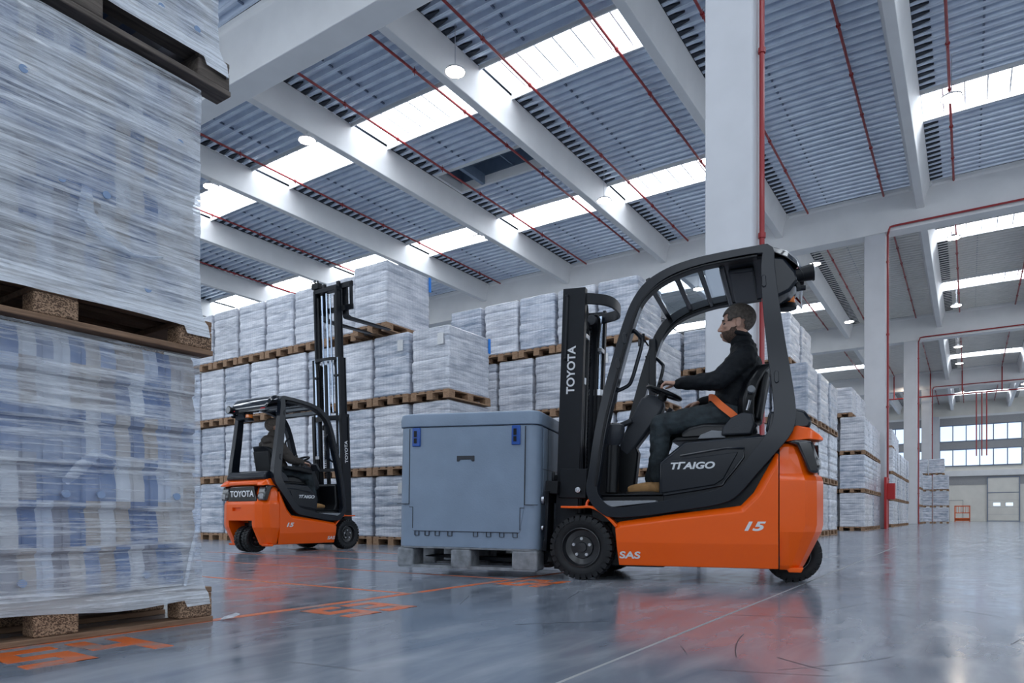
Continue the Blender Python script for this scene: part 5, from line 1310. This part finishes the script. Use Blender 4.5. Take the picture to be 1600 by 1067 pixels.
    if pose.get('beard'):
        br = MB()
        bmesh.ops.create_icosphere(br.bm, subdivisions=4, radius=1.0); dele = []
        for v in br.bm.verts:
            x, y, z = v.co; v.co = V((0.024+x*0.078, y*0.0665, -0.052+z*0.072))
            c = v.co
            up = -0.045+max(0, 0.055-c.x)*0.62 if c.x < 0.085 else -0.047
            mouth = c.x > 0.086 and abs(c.y) < 0.022 and -0.082 < c.z < -0.055
            if c.z > up or c.x < -0.004 or mouth: dele.append(v)
        bmesh.ops.delete(br.bm, geom=dele, context='VERTS')
        for v in br.bm.verts: v.co = Hm @ (v.co*hs)
        bo = br.obj('beard', M['beard'], P, smooth=True); so = bo.modifiers.new('thick', 'SOLIDIFY'); so.thickness = 0.008; so.offset = 0
    # jacket
    jc = [[(tuple(neck+V((0.012, 0, 0.045))), 0.080), (tuple(neck+V((0.0, 0, 0.0))), 0.088), (tuple(neck+V((-0.01, 0, -0.05))), 0.105)],
          [(tuple(neck+V((0, 0.03, -0.05))), 0.09), (tuple(shL+V((-.005, -0.02, -0.005))), 0.088), (tuple(lerp(shL, elL, .5)), 0.080), (tuple(elL), 0.074), (tuple(lerp(elL, wrL, .45)), 0.064), (tuple(lerp(elL, wrL, .86)), 0.048), (tuple(lerp(elL, wrL, .97)), 0.040)],
          [(tuple(neck+V((0, -0.03, -0.05))), 0.09), (tuple(shR+V((-.005, 0.02, -0.005))), 0.088), (tuple(lerp(shR, elR, .5)), 0.080), (tuple(elR), 0.074), (tuple(lerp(elR, wrR, .45)), 0.064), (tuple(lerp(elR, wrR, .86)), 0.048), (tuple(lerp(elR, wrR, .97)), 0.040)]]
    je = [(tuple(chest+V((0, 0, 0.06))), (0.145, 0.20, 0.14)), (tuple(chest), (0.155, 0.20, 0.16)), (tuple(lerp(chest, hip, .5)), (0.155, 0.19, 0.16)), (tuple(hip+V((0.0, 0, 0.06))), (0.155, 0.19, 0.12))]
    if pose.get('hood'): je.append((tuple(neck+V((-0.10, 0, -0.05))), (0.07, 0.12, 0.075)))
    jo = blobs(jc, je, 0.008 if detail else 0.01, 'jacket', jacket, P, 3)
    # folds: crumple the cloth a little
    me = jo.data
    for v in me.vertices:
        c = v.co
        v.co = c+v.normal*(0.006*noise.noise(V((c.x*14+c.z*16, c.y*9, c.z*22-c.x*12)))+0.004*noise.noise(V((c.x*30, c.y*26, c.z*34))))
    if detail:
        MB().tube([tuple(neck+V((0.068*math.cos(a)+0.016, 0.070*math.sin(a), 0.085+0.02*math.cos(a)))) for a in [2*math.pi*k/20 for k in range(20)]], 0.018, 8, True).obj('collar', jacket, P, smooth=True)
    # trousers
    tc_ = []
    for s, kn, an in ((1, 'knL', 'anL'), (-1, 'knR', 'anR')):
        K, A = V(pose[kn]), V(pose[an]); hp = hip+V((0.0, s*0.095, -0.03))
        tc_.append([(tuple(hp), 0.115), (tuple(lerp(hp, K, .5)), 0.102), (tuple(K), 0.083), (tuple(lerp(K, A, .3)), 0.078), (tuple(lerp(K, A, .75)), 0.066), (tuple(lerp(K, A, 1.0)), 0.064)])
    to = blobs(tc_, [(tuple(hip+V((-0.01, 0, 0.0))), (0.13, 0.175, 0.10))], 0.008 if detail else 0.01, 'trousers', M['denim'], P, 3)
    for v in to.data.vertices:
        c = v.co; v.co = c+v.normal*(0.005*noise.noise(V((c.x*18-c.z*14, c.y*8, c.z*26+c.x*10)))+0.003*noise.noise(V((c.x*34, c.y*30, c.z*40))))
    # boots
    for s, an in ((1, 'anL'), (-1, 'anR')):
        A = V(pose[an]); zf = pose['floor' if s > 0 else 'floorR']; tp = pose.get('toe', 0.0)
        up = MB()
        sh_ = blobs([[(tuple(A+V((0.0, 0, 0.01))), 0.050), (tuple(V((A.x-0.005, A.y, zf+0.055))), 0.046)], [(tuple(V((A.x-0.01, A.y, zf+0.05))), 0.044), (tuple(V((A.x+0.08, A.y, zf+0.055))), 0.046), (tuple(V((A.x+0.155, A.y, zf+0.046))), 0.043), (tuple(V((A.x+0.20, A.y, zf+0.042))), 0.037)]], [], 0.006, 'boot', M['boot'], P, 3)
        mb = MB(); prof = []
        for k in range(16):
            a = 2*math.pi*k/16; x = 0.14*math.cos(a); w_ = 0.046 if x > 0 else 0.040
            prof.append((A.x+0.095+x*1.08, A.y+w_*math.sin(a)))
        mb.prism(prof, zf, zf+0.026, 'z'); mb.obj('sole', M['sole'], sh_, bevel=0.005)
        if detail:
            for k in range(4): MB().tube([(A.x+0.035+0.028*k, A.y-0.028, zf+0.085-0.010*k), (A.x+0.042+0.028*k, A.y, zf+0.104-0.012*k), (A.x+0.035+0.028*k, A.y+0.028, zf+0.085-0.010*k)], 0.0035, 6).obj('lace', M['woodbrown'], sh_, smooth=True)
    return P
F = FL1
pose1 = dict(head=(-1.085, 0.0, 1.945), hs=1.12, nod=0.02, look=0.05, neck=(-1.125, 0, 1.775), shoulder=(-1.15, 0, 1.66), chest=(-1.125, 0, 1.55), hip=(-1.03, 0, 1.27),
             elL=(-0.97, 0.25, 1.475), wrL=(-0.655, 0.12, 1.50), elR=(-1.00, -0.27, 1.40), wrR=(-0.80, -0.19, 1.395),
             dL=(1.0, 0.05, 0.12), nL=(0.1, 0.0, -1), cL=(0.75, 0.75, 0.8, 0.85), sL=-1, dR=(1, -0.1, -0.22), nR=(0, 0, -1), cR=(0.32, 0.32, 0.38, 0.45), sR=1,
             knL=(-0.535, 0.15, 1.19), anL=(-0.505, 0.14, 0.78), knR=(-0.53, -0.13, 1.18), anR=(-0.42, -0.12, 0.78), floor=0.645, floorR=0.645, beard=True)
person('bearded man in dark jacket and jeans driving the large forklift in front', (-2.54, 5.11, 0), R(192), 1.0, M['jacket'], True, pose1)
# lap belt of the front seat
bl = MB(); pts = smooth_path([(-1.12, 0.205, 1.17), (-1.06, 0.235, 1.23), (-0.985, 0.225, 1.30), (-0.93, 0.16, 1.365), (-0.895, 0.05, 1.385), (-0.895, -0.08, 1.38), (-0.95, -0.2, 1.32), (-1.06, -0.235, 1.22)], 4)
rings = []
for i, p in enumerate(pts):
    p = Vector(p); c = Vector((-1.03, 0, p.z-0.06)); o_ = (p-c); o_.z = 0; o_.normalize(); up_ = Vector((-0.55, 0, 0.83)); up_ = (up_-o_*up_.dot(o_)).normalized()
    rings.append([p+up_*0.026+o_*0.014, p-up_*0.026+o_*0.014, p-up_*0.026+o_*0.008, p+up_*0.026+o_*0.008])
bl.loft(rings); bl.obj('lap_belt', M['belt'], FL1, smooth=True)
pose2 = dict(head=(-1.04, 0.03, 1.93), hs=1.08, nod=-0.25, look=-0.25, neck=(-1.09, 0, 1.765), shoulder=(-1.11, 0, 1.65), chest=(-1.09, 0, 1.54), hip=(-1.02, 0, 1.27),
             elL=(-0.95, 0.26, 1.44), wrL=(-0.655, 0.13, 1.49), elR=(-0.98, -0.28, 1.42), wrR=(-0.70, -0.24, 1.39),
             dL=(1.0, 0.05, 0.12), nL=(0.1, 0.0, -1), cL=(0.75, 0.75, 0.8, 0.85), sL=-1, dR=(1, -0.05, -0.18), nR=(0, 0, -1), cR=(0.35, 0.35, 0.4, 0.45), sR=1,
             knL=(-0.535, 0.15, 1.19), anL=(-0.505, 0.14, 0.78), knR=(-0.52, -0.15, 1.18), anR=(-0.40, -0.16, 0.79), floor=0.645, floorR=0.65, hood=True)
person('man in brown-black hooded jacket, looking up, driving the distant forklift at left', FL2.location[:], FL2.rotation_euler.z, 0.9, M['jacket2'], False, pose2)
